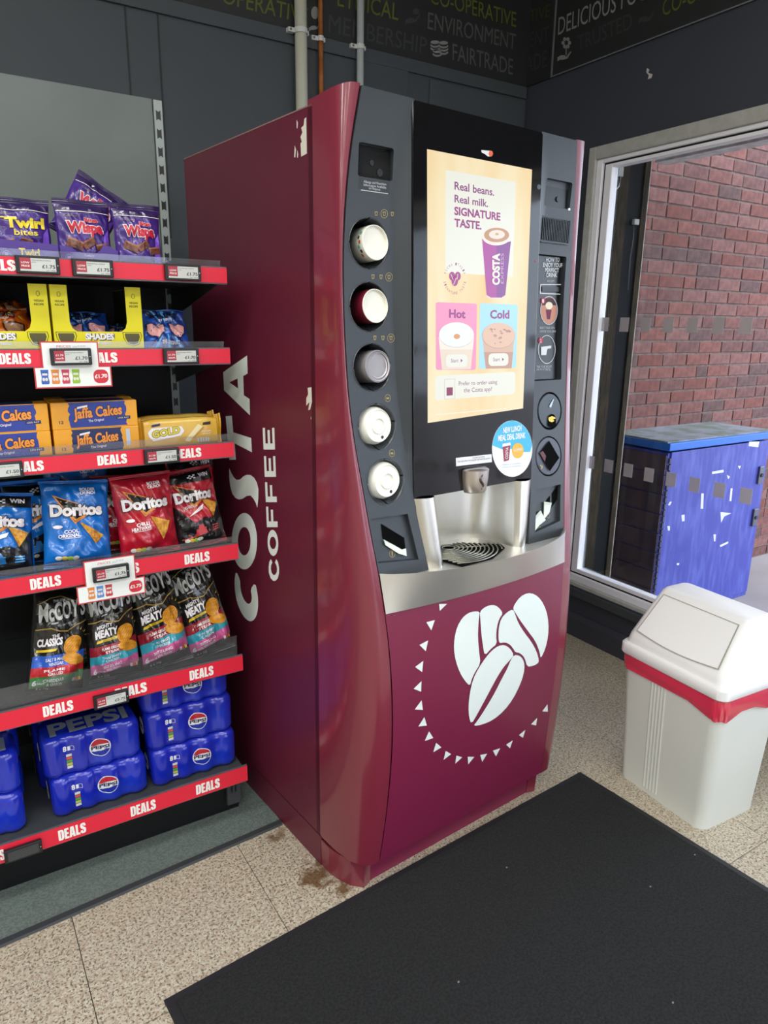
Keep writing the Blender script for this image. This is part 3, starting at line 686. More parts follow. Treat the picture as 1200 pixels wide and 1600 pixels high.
for u, z in HOLD:   # dished collar split in three segments inside every hole
    v = Vz(z); tilt = (Vz(z+0.05)-Vz(z-0.05))/0.1
    for a0, a1 in ((12, 88), (92, 178), (182, 268), (272, 368)):
        n = 14
        prof = [(1.01, -0.0005), (0.99, -0.0025), (0.955, 0.003), (0.88, 0.015), (0.81, 0.03), (0.78, 0.04)]
        rings = [[(u+HR*pr*math.cos(R(a0+(a1-a0)*k/n)), v+tilt*HR*pr*math.sin(R(a0+(a1-a0)*k/n))*(1 if pv < 0.003 else 0.6)+pv, z+HR*pr*math.sin(R(a0+(a1-a0)*k/n))) for k in range(n+1)] for pr, pv in prof]
        MB().loft(rings, False, False, closed=False).build('holder_collar', M_rim, fL, smooth=True)
def onf(a, b, o): return (a, Vz(b)-o, b)
M_gold = mat('icon_gold', 'a8975f', 0.5); M_lab = mat('label_grey_text', 'c4c8cc', 0.6)
def ptext(m, parent, s, BL, BR, TL, H, fn, off=THIN, lay=0.0008, step=None, name='lettering'):
    q = [H(*p) for p in (BL, BR, TL)]
    return decal(name, m, parent, [fit_text(s, *[(p.x, p.z) for p in q], off)], fn, lay, step)
def pshape(m, parent, P, H, fn, lay=0.0008, step=None, name='print', holes=()):
    f = lambda L: [(p.x, p.z) for p in [H(*q) for q in L]]
    return decal(name, m, parent, [poly2(f(P), [f(h) for h in holes])], fn, lay, step)
def icon_row(cx, cy, ring_at, n=3):
    for k in range(n):
        x = cx+(k-1)*12.5; y = cy+(k-1)*0.3
        pshape(M_gold, fL, [(x-2.4, y-3.2), (x+2.4, y-3.2), (x+1.6, y+3.4), (x-1.6, y+3.4)], hF, onf, name='cup_icon', holes=[[(x-1.4, y-2.0), (x+1.4, y-2.0), (x+.9, y+2.4), (x-.9, y+2.4)]])
        if k == ring_at: pshape(M_gold, fL, ell(x, y, 5.6, 7.0, 20), hF, onf, name='icon_ring', holes=[ell(x, y, 4.9, 6.2, 20)])
icon_row(600, 334, 1); icon_row(595, 432.5, 2); icon_row(598, 528, 2)
for cx, cy in ((605.5, 622), (612, 708)):
    pshape(M_gold, fL, ell(cx, cy, 4.6, 6.0, 20), hF, onf, name='icon_ring', holes=[ell(cx, cy, 3.9, 5.2, 20)]); pshape(M_gold, fL, [(cx-2.2, cy-1.2), (cx+2.2, cy-1.2), (cx+2.2, cy+1.6), (cx-2.2, cy+1.6)], hF, onf, name='lid_icon')
pshape(mat('label_dark', '2c3035', 0.5), fL, [(561, 277), (609, 284), (609, 303), (560, 296)], hF, onf, 0.0004, name='label')
ptext(M_lab, fL, 'Allergy and Nutrition', (568, 285.5), (603, 290), (568, 281.5), hF, onf); ptext(M_lab, fL, 'Information Available', (568, 290.5), (603, 295), (568, 286.5), hF, onf); ptext(M_lab, fL, 'on Request', (576, 295.5), (594, 298), (576, 291.8), hF, onf)
pshape(M_lab, fL, [(563.5, 296.2), (606, 302.2), (606, 303.4), (563.5, 297.4)], hF, onf, name='underline')
# perforated speaker behind the left window, camera behind the right one
M_mesh = mat('speaker_mesh', '090a0c', 0.6, bump=0.9, bscale=900)
box('speaker_grille', M_mesh, fL, 0.049, 0.141, -0.093, -0.088, 1.804, 1.868)
MB().tube([(0.09, -0.0945, 1.835), (0.09, -0.093, 1.835)], 0.006, 12).build('speaker_screw', mat('screw_dark', '131518', 0.5), fL); MB().tube([(0.112, -0.0945, 1.818), (0.112, -0.093, 1.818)], 0.008, 12).build('speaker_screw', mat('screw_dark', '131518', 0.5), fL)
box('camera_window', mat('camera_glass', '0c1012', 0.35), fR, MW-0.148, MW-0.047, -0.093, -0.088, 1.808, 1.856)
MB().tube([(0.712, -0.096, 1.828), (0.712, -0.093, 1.828)], 0.007, 14).build('camera_lens', M_blkp, fR)
MB().tube([(MW-0.047, Vz(1.808)-0.002, 1.806), (MW-0.047, Vz(1.808)+0.001, 1.806)], 0.003, 8).build('indicator_light', mat('led_white', 'e9fff6', 0.4, emit=1.5), fR)
# slotted vent
vv0 = Vz(1.748)
MB().plate(rrect(0.640, 0.766, 1.715, 1.781, 0.008), [rrect(0.644, 0.762, 1.719, 1.777, 0.006)], lambda a, b, o: (a, vv0-0.004+o, b), 0.006).build('vent_frame', M_fas, fR)
MB().plate(rrect(0.644, 0.762, 1.719, 1.777, 0.006), [], lambda a, b, o: (a, vv0-0.0012+o, b), 0.003).build('vent_back', M_blkp, fR)
for k in range(17):
    u0 = 0.648+k*0.0068; MB().box(u0, u0+0.0022, vv0-0.005, vv0-0.001, 1.721, 1.775).build('vent_slat', M_fas, fR)
# instruction panel in its recess, receipt slot
def hI(x, y): return solve(x, y, lambda u, z: Vz(z)+0.014)
def oni(a, b, o): return (a, Vz(b)+0.014-o, b)
mb = MB().grid(lambda a, b: (0.632+0.122*a, Vz(1.352+0.331*b)+0.0145, 1.352+0.331*b), 2, 12); ip = mb.build('instruction_panel', mat('instruction_black', '1b1c21', 0.3), fR)
for s, BL, BR, TL in (('HOW TO', (853, 409), (874, 409), (853, 402.5)), ('ENJOY YOUR', (848, 417), (879, 417.6), (848, 410.7)), ('PERFECT', (851, 425), (873, 425.3), (851, 419)), ('DRINK', (853.7, 433), (870, 433), (853.7, 426.5))):
    ptext(mat('print_white', 'dfe2e6', 0.6), ip, s, BL, BR, TL, hI, oni, MID)
ptext(M_lab, ip, 'RECEIPT', (855, 441), (866, 441), (855, 438), hI, oni)
pshape(mat('print_white', 'dfe2e6', 0.6), ip, [(844, 444), (878, 444), (880, 446.5), (879, 458), (876, 460.5), (843, 459)], hI, oni, name='slot_outline', holes=[[(845, 445.3), (877.2, 445.3), (878.6, 447), (877.8, 457), (875.2, 459), (844.5, 457.6)]])
q = [hI(*p) for p in ((846, 448), (875, 449), (874, 456), (846, 455))]
MB().plate([(p.x, p.z) for p in q], [], lambda a, b, o: (a, Vz(b)+0.011+o, b), 0.004).build('receipt_slot', M_blkp, ip)
for cx, cy, sk_ in ((857.5, 485, 0), (854, 546, 1)):
    pshape(mat('print_white', 'dfe2e6', 0.6), ip, ell(cx, cy, 13.6, 22.4, 30), hI, oni, name='circle_outline', holes=[ell(cx, cy, 12.7, 21.4, 30)])
    if not sk_:
        pshape(mat('print_skin', 'c98d78', 0.6), ip, ell(cx, cy, 12.3, 21, 30, 0, 360), hI, oni, 0.0004, name='picture')
        pshape(mat('print_dark', '4a2b33', 0.6), ip, ell(cx, cy-8, 12, 12, 20, 180, 360), hI, oni, 0.0006, name='picture'); pshape(mat('print_cream', 'efe3cc', 0.6), ip, ell(cx, cy-7.5, 5.6, 5.8, 18), hI, oni, 0.0010, name='picture')
        pshape(mat('print_plum', '6d1f45', 0.6), ip, [(cx-5, cy-1), (cx+4, cy-1), (cx+1.5, cy+14), (cx-3, cy+14)], hI, oni, 0.0008, name='picture')
    else:
        pshape(mat('print_white', 'dfe2e6', 0.6), ip, [(cx-9, cy-4), (cx+7, cy-6), (cx+7, cy-2), (cx+1, cy-1), (cx-1, cy+9), (cx-9, cy+9)], hI, oni, name='receipt_icon')
    pshape(mat('print_red', 'b5264a', 0.6), ip, ell(cx-9.5, cy-15 if not sk_ else cy-14, 3.8, 4.8, 14), hI, oni, 0.0010, name='number_badge')
    yb = cy-12 if not sk_ else cy-11
    ptext(mat('print_white', 'dfe2e6', 0.6), ip, '1' if not sk_ else '2', (cx-10.6, yb), (cx-8.4, yb), (cx-10.6, yb-5.6), hI, oni, MID, 0.0014)
for s, x0, x1, y in (('SELECT YOUR CUP &', 843, 866.5, 514), ('CHOOSE YOUR DRINK', 843, 868.5, 519.3), ('TAKE YOUR RECEIPT', 838, 861.5, 574.5), ('AND PAY AT THE TILL', 838, 860, 579)):
    ptext(M_lab, ip, s, (x0, y), (x1, y), (x0, y-3.4), hI, oni)
# round inset plates: pointer plate with a knocked-out hole, diamond bin plate
def disc(u, z, r, dv): return MB().loft([[(u+rr*math.cos(2*math.pi*k/36), Vz(z)+dv+(Vz(z+0.05)-Vz(z-0.05))/0.1*rr*math.sin(2*math.pi*k/36)*0.9+o, z+rr*math.sin(2*math.pi*k/36)) for k in range(36)] for rr, o in ((r, 0.004), (r, 0.0), (r*0.97, -0.002))])
d1 = disc(0.7105, 1.264, 0.0485, 0.003).build('round_plate', mat('plate_blue_grey', '39434c', 0.4), fR, auto=30, smooth=True)
def hD1(x, y): return solve(x, y, lambda u, z: Vz(z)+0.001)
def ond(a, b, o): return (a, Vz(b)+0.001-o, b)
pshape(mat('pointer_silver', 'a3acb4', 0.35, 0.6), d1, [(857, 635), (860, 637), (864.5, 624), (863.5, 623.5)], hD1, ond, 0.0022, name='pointer')
pshape(M_hole, d1, ell(861.5, 655, 6.0, 8.2, 18, 180, 360)+[(868, 665), (864, 668), (858, 667.5), (855, 664)], hD1, ond, 0.0022, name='coin_hole')
pshape(mat('brass', 'c99b45', 0.35, 0.8), d1, [(856, 652), (861, 650), (866, 652), (866.5, 654), (862.5, 655), (865, 657.5), (861, 659.5), (857, 658), (855.5, 655)], hD1, ond, 0.0032, name='lock_barrel')
d2 = disc(0.6955, 1.137, 0.0535, 0.002).build('round_plate', mat('plate_violet_grey', '474a58', 0.4), fR, auto=30, smooth=True)
pshape(M_hole, d2, [(856, 688), (872, 715), (857, 736), (841, 708)], hD1, ond, 0.0045, name='diamond_slot')
pshape(mat('print_red_dark', '5a1c22', 0.5), d2, [(841, 707), (846, 704), (851, 712), (849, 721)], hD1, ond, 0.0055, name='inner_edge')
for dx, dy in ((0, 0), (3, 4), (2, 10)): pshape(M_gold, d2, ell(843+dx*0.7, 727+dy*0.4, 1.2, 1.6, 10), hD1, ond, 0.0045, name='icon_dot')
# sachet slots in the lower pockets
def hB(x, y): return solve(x, y, lambda u, z: Vz(z)+0.012)
def onb(a, b, o): return (a, Vz(b)+0.012-o, b)
pshape(M_hole, fL, [(595, 818), (631, 840), (634, 863), (597, 841)], hB, onb, 0.0012, name='sachet_slot'); pshape(M_gold, fL, ell(612.5, 865, 4.6, 6, 18), hB, onb, 0.0010, name='icon_ring', holes=[ell(612.5, 865, 4.0, 5.3, 18)]); pshape(M_gold, fL, [(611, 861), (614, 861), (613, 869), (612, 869)], hB, onb, 0.0010, name='sugar_icon')
pshape(M_hole, fR, [(862, 771), (872, 756), (871, 779), (862, 792)], hB, onb, 0.0012, name='sachet_slot'); pshape(M_hole, fR, [(851, 785), (859, 774), (858, 800), (848, 811)], hB, onb, 0.0012, name='sachet_slot'); pshape(M_hole, fR, [(836, 806), (843, 797), (848, 812), (836, 826)], hB, onb, 0.0012, name='sachet_slot')
for cx, cy in ((856.5, 806), (842.5, 826)): pshape(M_gold, fR, ell(cx, cy, 2.6, 3.6, 14), hB, onb, 0.0010, name='icon_ring', holes=[ell(cx, cy, 2.1, 3.0, 14)])

# ------------------------------------------------------------------ glass front with the touch screen
def slab(u0, u1, z0, z1, d0, d1): return MB().hexa([(u0, Gz(z0)+d0, z0), (u1, Gz(z0)+d0, z0), (u1, Gz(z0)+d1, z0), (u0, Gz(z0)+d1, z0), (u0, Gz(z1)+d0, z1), (u1, Gz(z1)+d0, z1), (u1, Gz(z1)+d1, z1), (u0, Gz(z1)+d1, z1)])
gp = slab(0.185, MW-0.185, 1.083, 1.972, 0.0, 0.03).build('glass_front', M_blk, vm, bevel=0.0015)
slab(0.20, MW-0.20, 1.083, 1.960, 0.03, 0.14).build('screen_housing', M_blkp, vm)
def ong(a, b, o): return (a, Gz(b)-o, b)
def em(n, c, k=1.0): return mat('screen_'+n, c, 0.3, emit=k)
M_scr = mat('screen_backdrop', 'f7e6bd', 0.3, emit=1.0, c2='f2cf92', scale=2.2, lo=0.35, hi=0.75, stretch=(6, 1, 1.6), detail=2)
disp = pshape(M_scr, gp, [(667, 233), (831, 265), (817, 638), (668, 661)], hG, ong, 0.0006, name='display')
def S_(m, P, lay=1, holes=()): return pshape(m, disp, P, hG, ong, 0.0006+0.0004*lay, name='screen_shape', holes=holes)
def T_(m, s, BL, BR, TL, off=THIN, lay=3): return ptext(m, disp, s, BL, BR, TL, hG, ong, off, 0.0006+0.0004*lay, name='screen_text')
W_ = em('white', 'f2f3e6', 0.95); PL = em('plum', '8b3f83'); PLd = em('plum_bold', '9a3a86')
S_(W_, [(696, 265.6), (805.4, 284.4), (800.6, 432), (695, 426)])
T_(PL, 'Real beans.', (709.6, 296), (771, 306), (709.6, 284), MID); T_(PL, 'Real milk.', (709.6, 316), (761.6, 323.5), (709.6, 304.5), MID); T_(PLd, 'SIGNATURE', (709.6, 335.3), (780.5, 344.5), (709.6, 323.4), BOLD); T_(PLd, 'TASTE.', (709.6, 354), (751, 358.5), (709.6, 342), BOLD)
cupM = em('cup_magenta', 'b0489f'); cupD = em('cup_purple', '8a4796')
S_(em('cup_base', 'efe0e2'), ell(774, 461, 15, 6, 24), 2)
S_(cupM, [(752.4, 373), (775, 383), (775, 465), (766, 465), (759.5, 461)], 3); S_(cupD, [(775, 383), (797.5, 377), (788.8, 461), (783, 465), (775, 465)], 3)
S_(em('cup_rim', 'f3e9df'), ell(774.7, 369, 22.8, 14.6, 30), 4); S_(em('coffee', 'c59872'), ell(774.7, 367.4, 19.6, 11.4, 28), 5); S_(em('foam', 'efe2d6'), ell(775, 366.6, 12.5, 7.2, 24), 6); S_(em('foam_dot', 'd6ab80'), ell(775, 366, 3, 1.8, 12), 7)
T_(W_, 'COSTA', (779, 444.5), (779, 397), (768.6, 444.5), HEAVY, 6); T_(em('cup_text', 'd9b9d8'), 'EXPRESS', (785.5, 443), (785.5, 396), (781.3, 443), THIN, 6)
hc = em('bean_logo', 'a24088')
S_(hc, ell(705.5, 431.5, 4.6, 7.0, 16), 3); S_(hc, ell(714.5, 431.5, 4.6, 7.0, 16), 3); S_(hc, ell(709.8, 439, 5.2, 8.2, 16), 3)
for (a, b) in (((703, 428), (707, 437)), ((714, 428), (713, 437)), ((707, 445), (712, 434))): S_(em('bean_line', 'f0d9d6'), [a, (a[0]+1, a[1]), (b[0]+.5, b[1]), (b[0]-.5, b[1])], 4)
def arc_text(s, cx, cy, rx, ry, a0, a1, m, h, flip=False):
    n = len(s)
    for i, c_ in enumerate(s):
        if c_ == ' ': continue
        a = R(a0+(a1-a0)*(i+0.5)/n); x, y = cx+rx*math.cos(a), cy+ry*math.sin(a)
        tx, ty = (-math.sin(a), math.cos(a)); sg = 1 if not flip else -1
        tx *= sg; ty *= sg; nx, ny = math.cos(a)*sg, math.sin(a)*sg
        wch = h*0.62
        T_(m, c_, (x-tx*wch/2, y-ty*wch/2), (x+tx*wch/2, y+ty*wch/2), (x-tx*wch/2+nx*h, y-ty*wch/2+ny*h*1.2), THIN, 3)
arc_text('MOCHA ITALIA', 710, 435, 14.5, 20.5, -165, -15, hc, 3.4); arc_text('SIGNATURE TASTE', 710, 435, 18, 25, 170, 10, hc, 3.4, True)
HOTb = em('hot_pink', 'f29ac1'); CLDb = em('cold_blue', 'aee2f7')
def rquad(a, b, c, d, r=4):
    out = []
    P = [a, b, c, d]
    for i in range(4):
        p = Vector(P[i]); q0 = Vector(P[i-1]); q1 = Vector(P[(i+1) % 4]); u0 = (q0-p).normalized()*r; u1 = (q1-p).normalized()*r
        for t in (0, .25, .5, .75, 1): out.append(tuple((p+u0)*(1-t)**2+p*2*t*(1-t)+(p+u1)*t*t))
    return out
S_(HOTb, rquad((680.3, 472), (745, 474.5), (743, 578), (680.6, 578))); S_(CLDb, rquad((749.5, 473.7), (809, 476), (806, 575), (748, 576.7)))
T_(PLd, 'Hot', (701.5, 496), (726, 497), (701.5, 483.6), BOLD); T_(PLd, 'Cold', (765.6, 497.3), (794.6, 497.3), (765.6, 485), BOLD)
S_(em('latte_glass', 'ecdcc8'), [(684.5, 526), (740, 526), (735, 576.5), (690, 577.5)], 2); S_(em('latte_top', 'f3ebdf'), [(684.5, 526), (740, 526), (738, 546), (686.5, 546)], 3)
S_(em('foam_white', 'f0f3ef'), ell(712.2, 522.8, 27.2, 19.3, 32), 4, holes=()); S_(em('glass_line', 'b9c6c4'), ell(712.2, 523.4, 27.6, 19.8, 32), 3); S_(em('cinnamon', 'dd9a62'), ell(712.7, 525.7, 5, 4, 16), 5)
S_(em('iced_glass', 'dcb79f'), [(753.4, 527.6), (803, 527.6), (798.5, 575.4), (758.5, 576)], 2); S_(em('iced_low', 'c79a86'), [(755.4, 550), (801, 550), (798.5, 575.4), (758.5, 576)], 3); S_(em('iced_top', 'e6c1a8'), ell(778.4, 524, 25.4, 19.7, 32), 4); S_(em('glass_line2', 'c7a28f'), ell(778.4, 524.5, 25.9, 20.2, 32), 3)
rr_ = random.Random(4); ice = em('ice', 'bd9082')
for k in range(16):
    a = rr_.uniform(0, 6.28); q_ = math.sqrt(rr_.random()); x, y = 778.4+q_*20*math.cos(a), 524+q_*15*math.sin(a); s_ = rr_.uniform(1.4, 3.4)
    S_(ice, [(x-s_, y-s_*.3), (x, y-s_*.8), (x+s_, y-s_*.1), (x+s_*.2, y+s_*.7)], 5)
S_(W_, rquad((695.3, 553.7), (729, 553.4), (729, 573.3), (695.3, 574), 7), 6); S_(W_, rquad((761.8, 552.3), (793, 551.6), (793, 571.2), (761.8, 572), 7), 6)
T_(PL, 'Start', (703, 566.3), (714.5, 566), (703, 560.6), THIN, 8); S_(PL, [(718.3, 560.6), (721.4, 563.2), (718.3, 566)], 8); T_(PL, 'Start', (769, 564.5), (779.5, 564), (769, 559), THIN, 8); S_(PL, [(783, 558.8), (786, 561.4), (783, 564)], 8)
S_(W_, rquad((679.3, 587.4), (805, 580.6), (804, 615.5), (679.3, 625.7), 6)); T_(PL, 'Prefer to order using', (716, 602.3), (776, 599.6), (716, 596)); T_(PL, 'the Costa app?', (724, 613), (768, 610.7), (724, 606.4))
S_(em('phone_line', 'd9c9cf'), [(693.7, 592.5), (710.6, 591.6), (710.6, 622.7), (693.7, 624)], 2, holes=[[(694.5, 593.3), (709.8, 592.4), (709.8, 622), (694.5, 623.2)]]); S_(em('phone_badge', '8c2f58'), [(697, 605.5), (706.7, 605), (706.7, 617.5), (697, 618.3)], 3)
S_(em('small_print', 'fbf3df'), [(679.5, 647.2), (790, 637.6), (790, 638.8), (679.5, 648.6)], 2)
# stickers on the glass
def P_(m, P, lay=1, name='sticker_print'): return pshape(m, stk, P, hG, ong, 0.0006+0.0003*lay, name=name)
stk = pshape(mat('sticker_white', 'eef0f2', 0.4), gp, ell(800, 701, 31.5, 44, 44), hG, ong, 0.0006, name='round_sticker')
P_(mat('sticker_blue', '41b7e0', 0.4), ell(800, 701, 31.2, 43.6, 24, 187, 353)+[(828, 706), (818, 706), (806, 702.5), (796, 701), (784, 702), (772, 697)])
ptext(mat('sticker_white', 'eef0f2', 0.4), stk, 'NEW LUNCH', (786, 676.5), (814, 672.5), (786, 668.5), hG, ong, BOLD, 0.0014); ptext(mat('sticker_white', 'eef0f2', 0.4), stk, 'MEAL DEAL DRINK', (778, 689), (820, 684), (778, 680.5), hG, ong, BOLD, 0.0014)
P_(mat('sticker_plum', '9a3550', 0.4), [(785, 698), (797, 695), (794.5, 719), (787, 721)], 3); P_(mat('sticker_lid', 'f3ecec', 0.4), [(784, 698), (784.5, 693.5), (796.5, 691), (797.3, 695.5)], 4); P_(mat('sticker_yellow', 'f2b53a', 0.4), ell(808.5, 704, 9, 12, 22), 3)
ptext(mat('sticker_white', 'eef0f2', 0.4), stk, 'COSTA', (792.5, 717), (793.5, 699), (788.8, 717), hG, ong, MID, 0.0020); ptext(mat('sticker_white', 'eef0f2', 0.4), stk, 'COFFEE', (802, 705), (815, 703.5), (802, 701.5), hG, ong, MID, 0.0020)
for y in (727, 731): ptext(mat('sticker_grey', 'b9bcc0', 0.5), stk, 'Subject to availability', (784, y), (814, y-2.6), (784, y-2.2), hG, ong, THIN, 0.0014)
lbl = pshape(mat('label_white', 'e3e3e8', 0.5), gp, [(712, 715.5), (768, 709.5), (768.5, 722), (712.5, 728.5)], hG, ong, 0.0004, name='paper_label')
ptext(mat('label_ink', '6c6c74', 0.6), lbl, 'Caution hot drink', (738, 716.5), (757, 714.4), (738, 714), hG, ong, THIN, 0.0010); ptext(mat('label_ink', '6c6c74', 0.6), lbl, 'Take care when removing the cup from the machine', (714, 722.5), (766, 716.8), (714, 719.8), hG, ong, THIN, 0.0010)
pshape(mat('label_white', 'e3e3e8', 0.5), gp, [(752, 234.5), (768, 236), (768, 244.5), (762, 244.5), (757, 240.5), (752, 238)], hG, ong, 0.0005, name='torn_sticker'); pshape(mat('sticker_orange', 'e2683a', 0.5), gp, ell(766.5, 240, 3.4, 4.6, 14), hG, ong, 0.0009, name='torn_sticker')
pshape(mat('ir_red', 'a02c38', 0.4), gp, ell(837.5, 408, 1.6, 2.2, 12), hG, ong, 0.0005, name='sensor_dot'); pshape(mat('lens_grey', '4c505e', 0.3), gp, ell(842, 292, 3, 4.2, 14), hG, ong, 0.0005, name='camera_dot')

# ------------------------------------------------------------------ steel bay, nozzle, drip tray
bay = []
def pl(u, v): bay.append((u, v))
for u, v in ((.186, -.150), (.196, -.158), (.212, -.166), (.228, -.168), (.242, -.162), (.252, -.146), (.256, -.12), (.262, -.09)): pl(u, v)
for k in range(13):
    a = R(170-160*k/12); pl(0.40+0.139*math.cos(a), -0.085+0.075*math.sin(a))
for u, v in ((.538, -.09), (.544, -.12), (.548, -.146), (.558, -.162), (.572, -.168), (.588, -.166), (.604, -.158), (.614, -.150)): pl(u, v)
def bay_p(k, z):
    u, v = bay[k]; f = (1.085-z)/(1.085-0.895); edge = max(0, 1-min(abs(u-.19), abs(u-.61))/0.06)
    side = -1 if u > .4 else 1
    sh = 0.028*f*max(0.0, min(1.0, (abs(u-.4)-.10)/.08))
    return (u+side*sh, v-0.022*f*(1 if abs(u-.4) > .12 else 0.4), z)
n = len(bay)
MB().loft([[bay_p(k, 0.893+(1.084-0.893)*j/8) for k in range(n)] for j in range(9)], False, False, closed=False).build('steel_bay', M_steel, vm, smooth=True)
box('bay_floor', M_steeld, vm, 0.24, 0.56, -0.17, -0.0, 0.888, 0.8935)
nz = [hG(728, 731), hG(762, 726), hG(759, 764), hG(732, 768)]
zt1, zb1 = 1.136, 1.077; uc = (nz[0].x+nz[1].x)/2-0.012
def nring(z, w, d, v0): return [(uc+w*math.cos(R(a))*1.0, v0-d*max(0, math.sin(R(a))), z) for a in range(0, 181, 15)]
v0n = Gz(1.09)
MB().loft([nring(zt1+0.004, 0.036, 0.030, v0n), nring(zt1, 0.042, 0.036, v0n), nring(zt1-0.02, 0.041, 0.036, v0n), nring(zb1+0.004, 0.035, 0.032, v0n), nring(zb1, 0.032, 0.029, v0n)]).build('nozzle', mat('nozzle_metal', 'c6bdb8', 0.3, 0.9), vm, smooth=True, auto=50)
st = []
for k in range(13):
    t = k/12; st.append((0.006*math.sin(t*6.28), t))
MB().tube([(uc-0.004+p[0], v0n-0.0360+0.005*(1-p[1]), 1.087+0.04*p[1]) for p in st], [0.0012+0.0035*math.sin(math.pi*k/12) for k in range(13)], 8).build('nozzle_emblem', mat('emblem_dark', '6c625e', 0.3, 0.9), vm, smooth=True)
# worktop with its bowed front band
RU = [.05, .06, .08, .10, .15, .20, .30, .40]; RV = [-.150, -.176, -.200, -.216, -.242, -.259, -.275, -.280]
def rim(u): return -.181-.099*max(0, 1-(abs(u-.4)/.3435)**2)**.75
LU = [.06, .139, .209, .30, .40]; LV = [-.186, -.203, -.214, -.219, -.2205]
def low(u): return -.198-.026*max(0, 1-(abs(u-.4)/.335)**2)
N = 48
us = [0.0575+(MW-0.115)*k/N for k in range(N+1)]; ul = [0.0665+(MW-0.133)*k/N for k in range(N+1)]
mb = MB().loft([[(u, -0.02, 0.901) for u in us], [(u, rim(u)+0.020, 0.903) for u in us], [(u, rim(u)+0.006, 0.9235) for u in us], [(u, rim(u), 0.9255) for u in us], [(ul[k]*.3+us[k]*.7, rim(us[k])*.72+low(ul[k])*.28, 0.895) for k in range(N+1)], [(ul[k], low(ul[k]), 0.825) for k in range(N+1)], [(ul[k], low(ul[k])+0.012, 0.823) for k in range(N+1)]], False, False, closed=False)
wt = mb.build('worktop', M_steeld, vm, smooth=True, auto=38)
# drip grille: concentric ribs round a cup ring, over a dark pan
gc = hW(724, 862, .905)
GU, GV = 0.385, -0.112
pan = [(GU-0.095, GV+0.028), (GU-0.03, GV+0.052), (GU+0.05, GV+0.04), (GU+0.13, GV-0.03), (GU+0.115, GV-0.06), (GU+0.02, GV-0.105), (GU-0.09, GV-0.105), (GU-0.105, GV-0.03)]
MB().plate(pan, [], lambda a, b, o: (a, b, 0.9042+o), 0.0015).build('drip_pan', mat('pan_matt_black', '08080a', 0.95, spec=0.1), wt)
M_gr = mat('grille_steel', 'a9a79a', 0.3, 0.9)
def inpan(u, v):
    c_ = False; j = len(pan)-1
    for i in range(len(pan)):
        if (pan[i][1] > v) != (pan[j][1] > v) and u < (pan[j][0]-pan[i][0])*(v-pan[i][1])/(pan[j][1]-pan[i][1])+pan[i][0]: c_ = not c_
        j = i
    return c_
for k in range(12):
    r_ = 0.018+k*0.0122; seg = []
    for a in range(0, 365, 5):
        u, v = GU-0.02+r_*math.cos(R(a)), GV+0.022+r_*0.9*math.sin(R(a))
        if inpan(u, v): seg.append((u, v, 0.9085))
        else:
            if len(seg) > 2: MB().tube(seg, 0.0021, 6).build('grille_rib', M_gr, wt, smooth=True)
            seg = []
    if len(seg) > 2: MB().tube(seg, 0.0021, 6).build('grille_rib', M_gr, wt, smooth=True)
for a in (-70, -120, -25):
    seg = [(GU-0.02+t*math.cos(R(a)), GV+0.022+t*math.sin(R(a)), 0.9078) for t in (0.02, 0.05, 0.08, 0.11) if inpan(GU-0.02+t*math.cos(R(a)), GV+0.022+t*math.sin(R(a)))]
    if len(seg) > 1: MB().tube(seg, 0.0018, 6).build('grille_spoke', M_gr, wt, smooth=True)

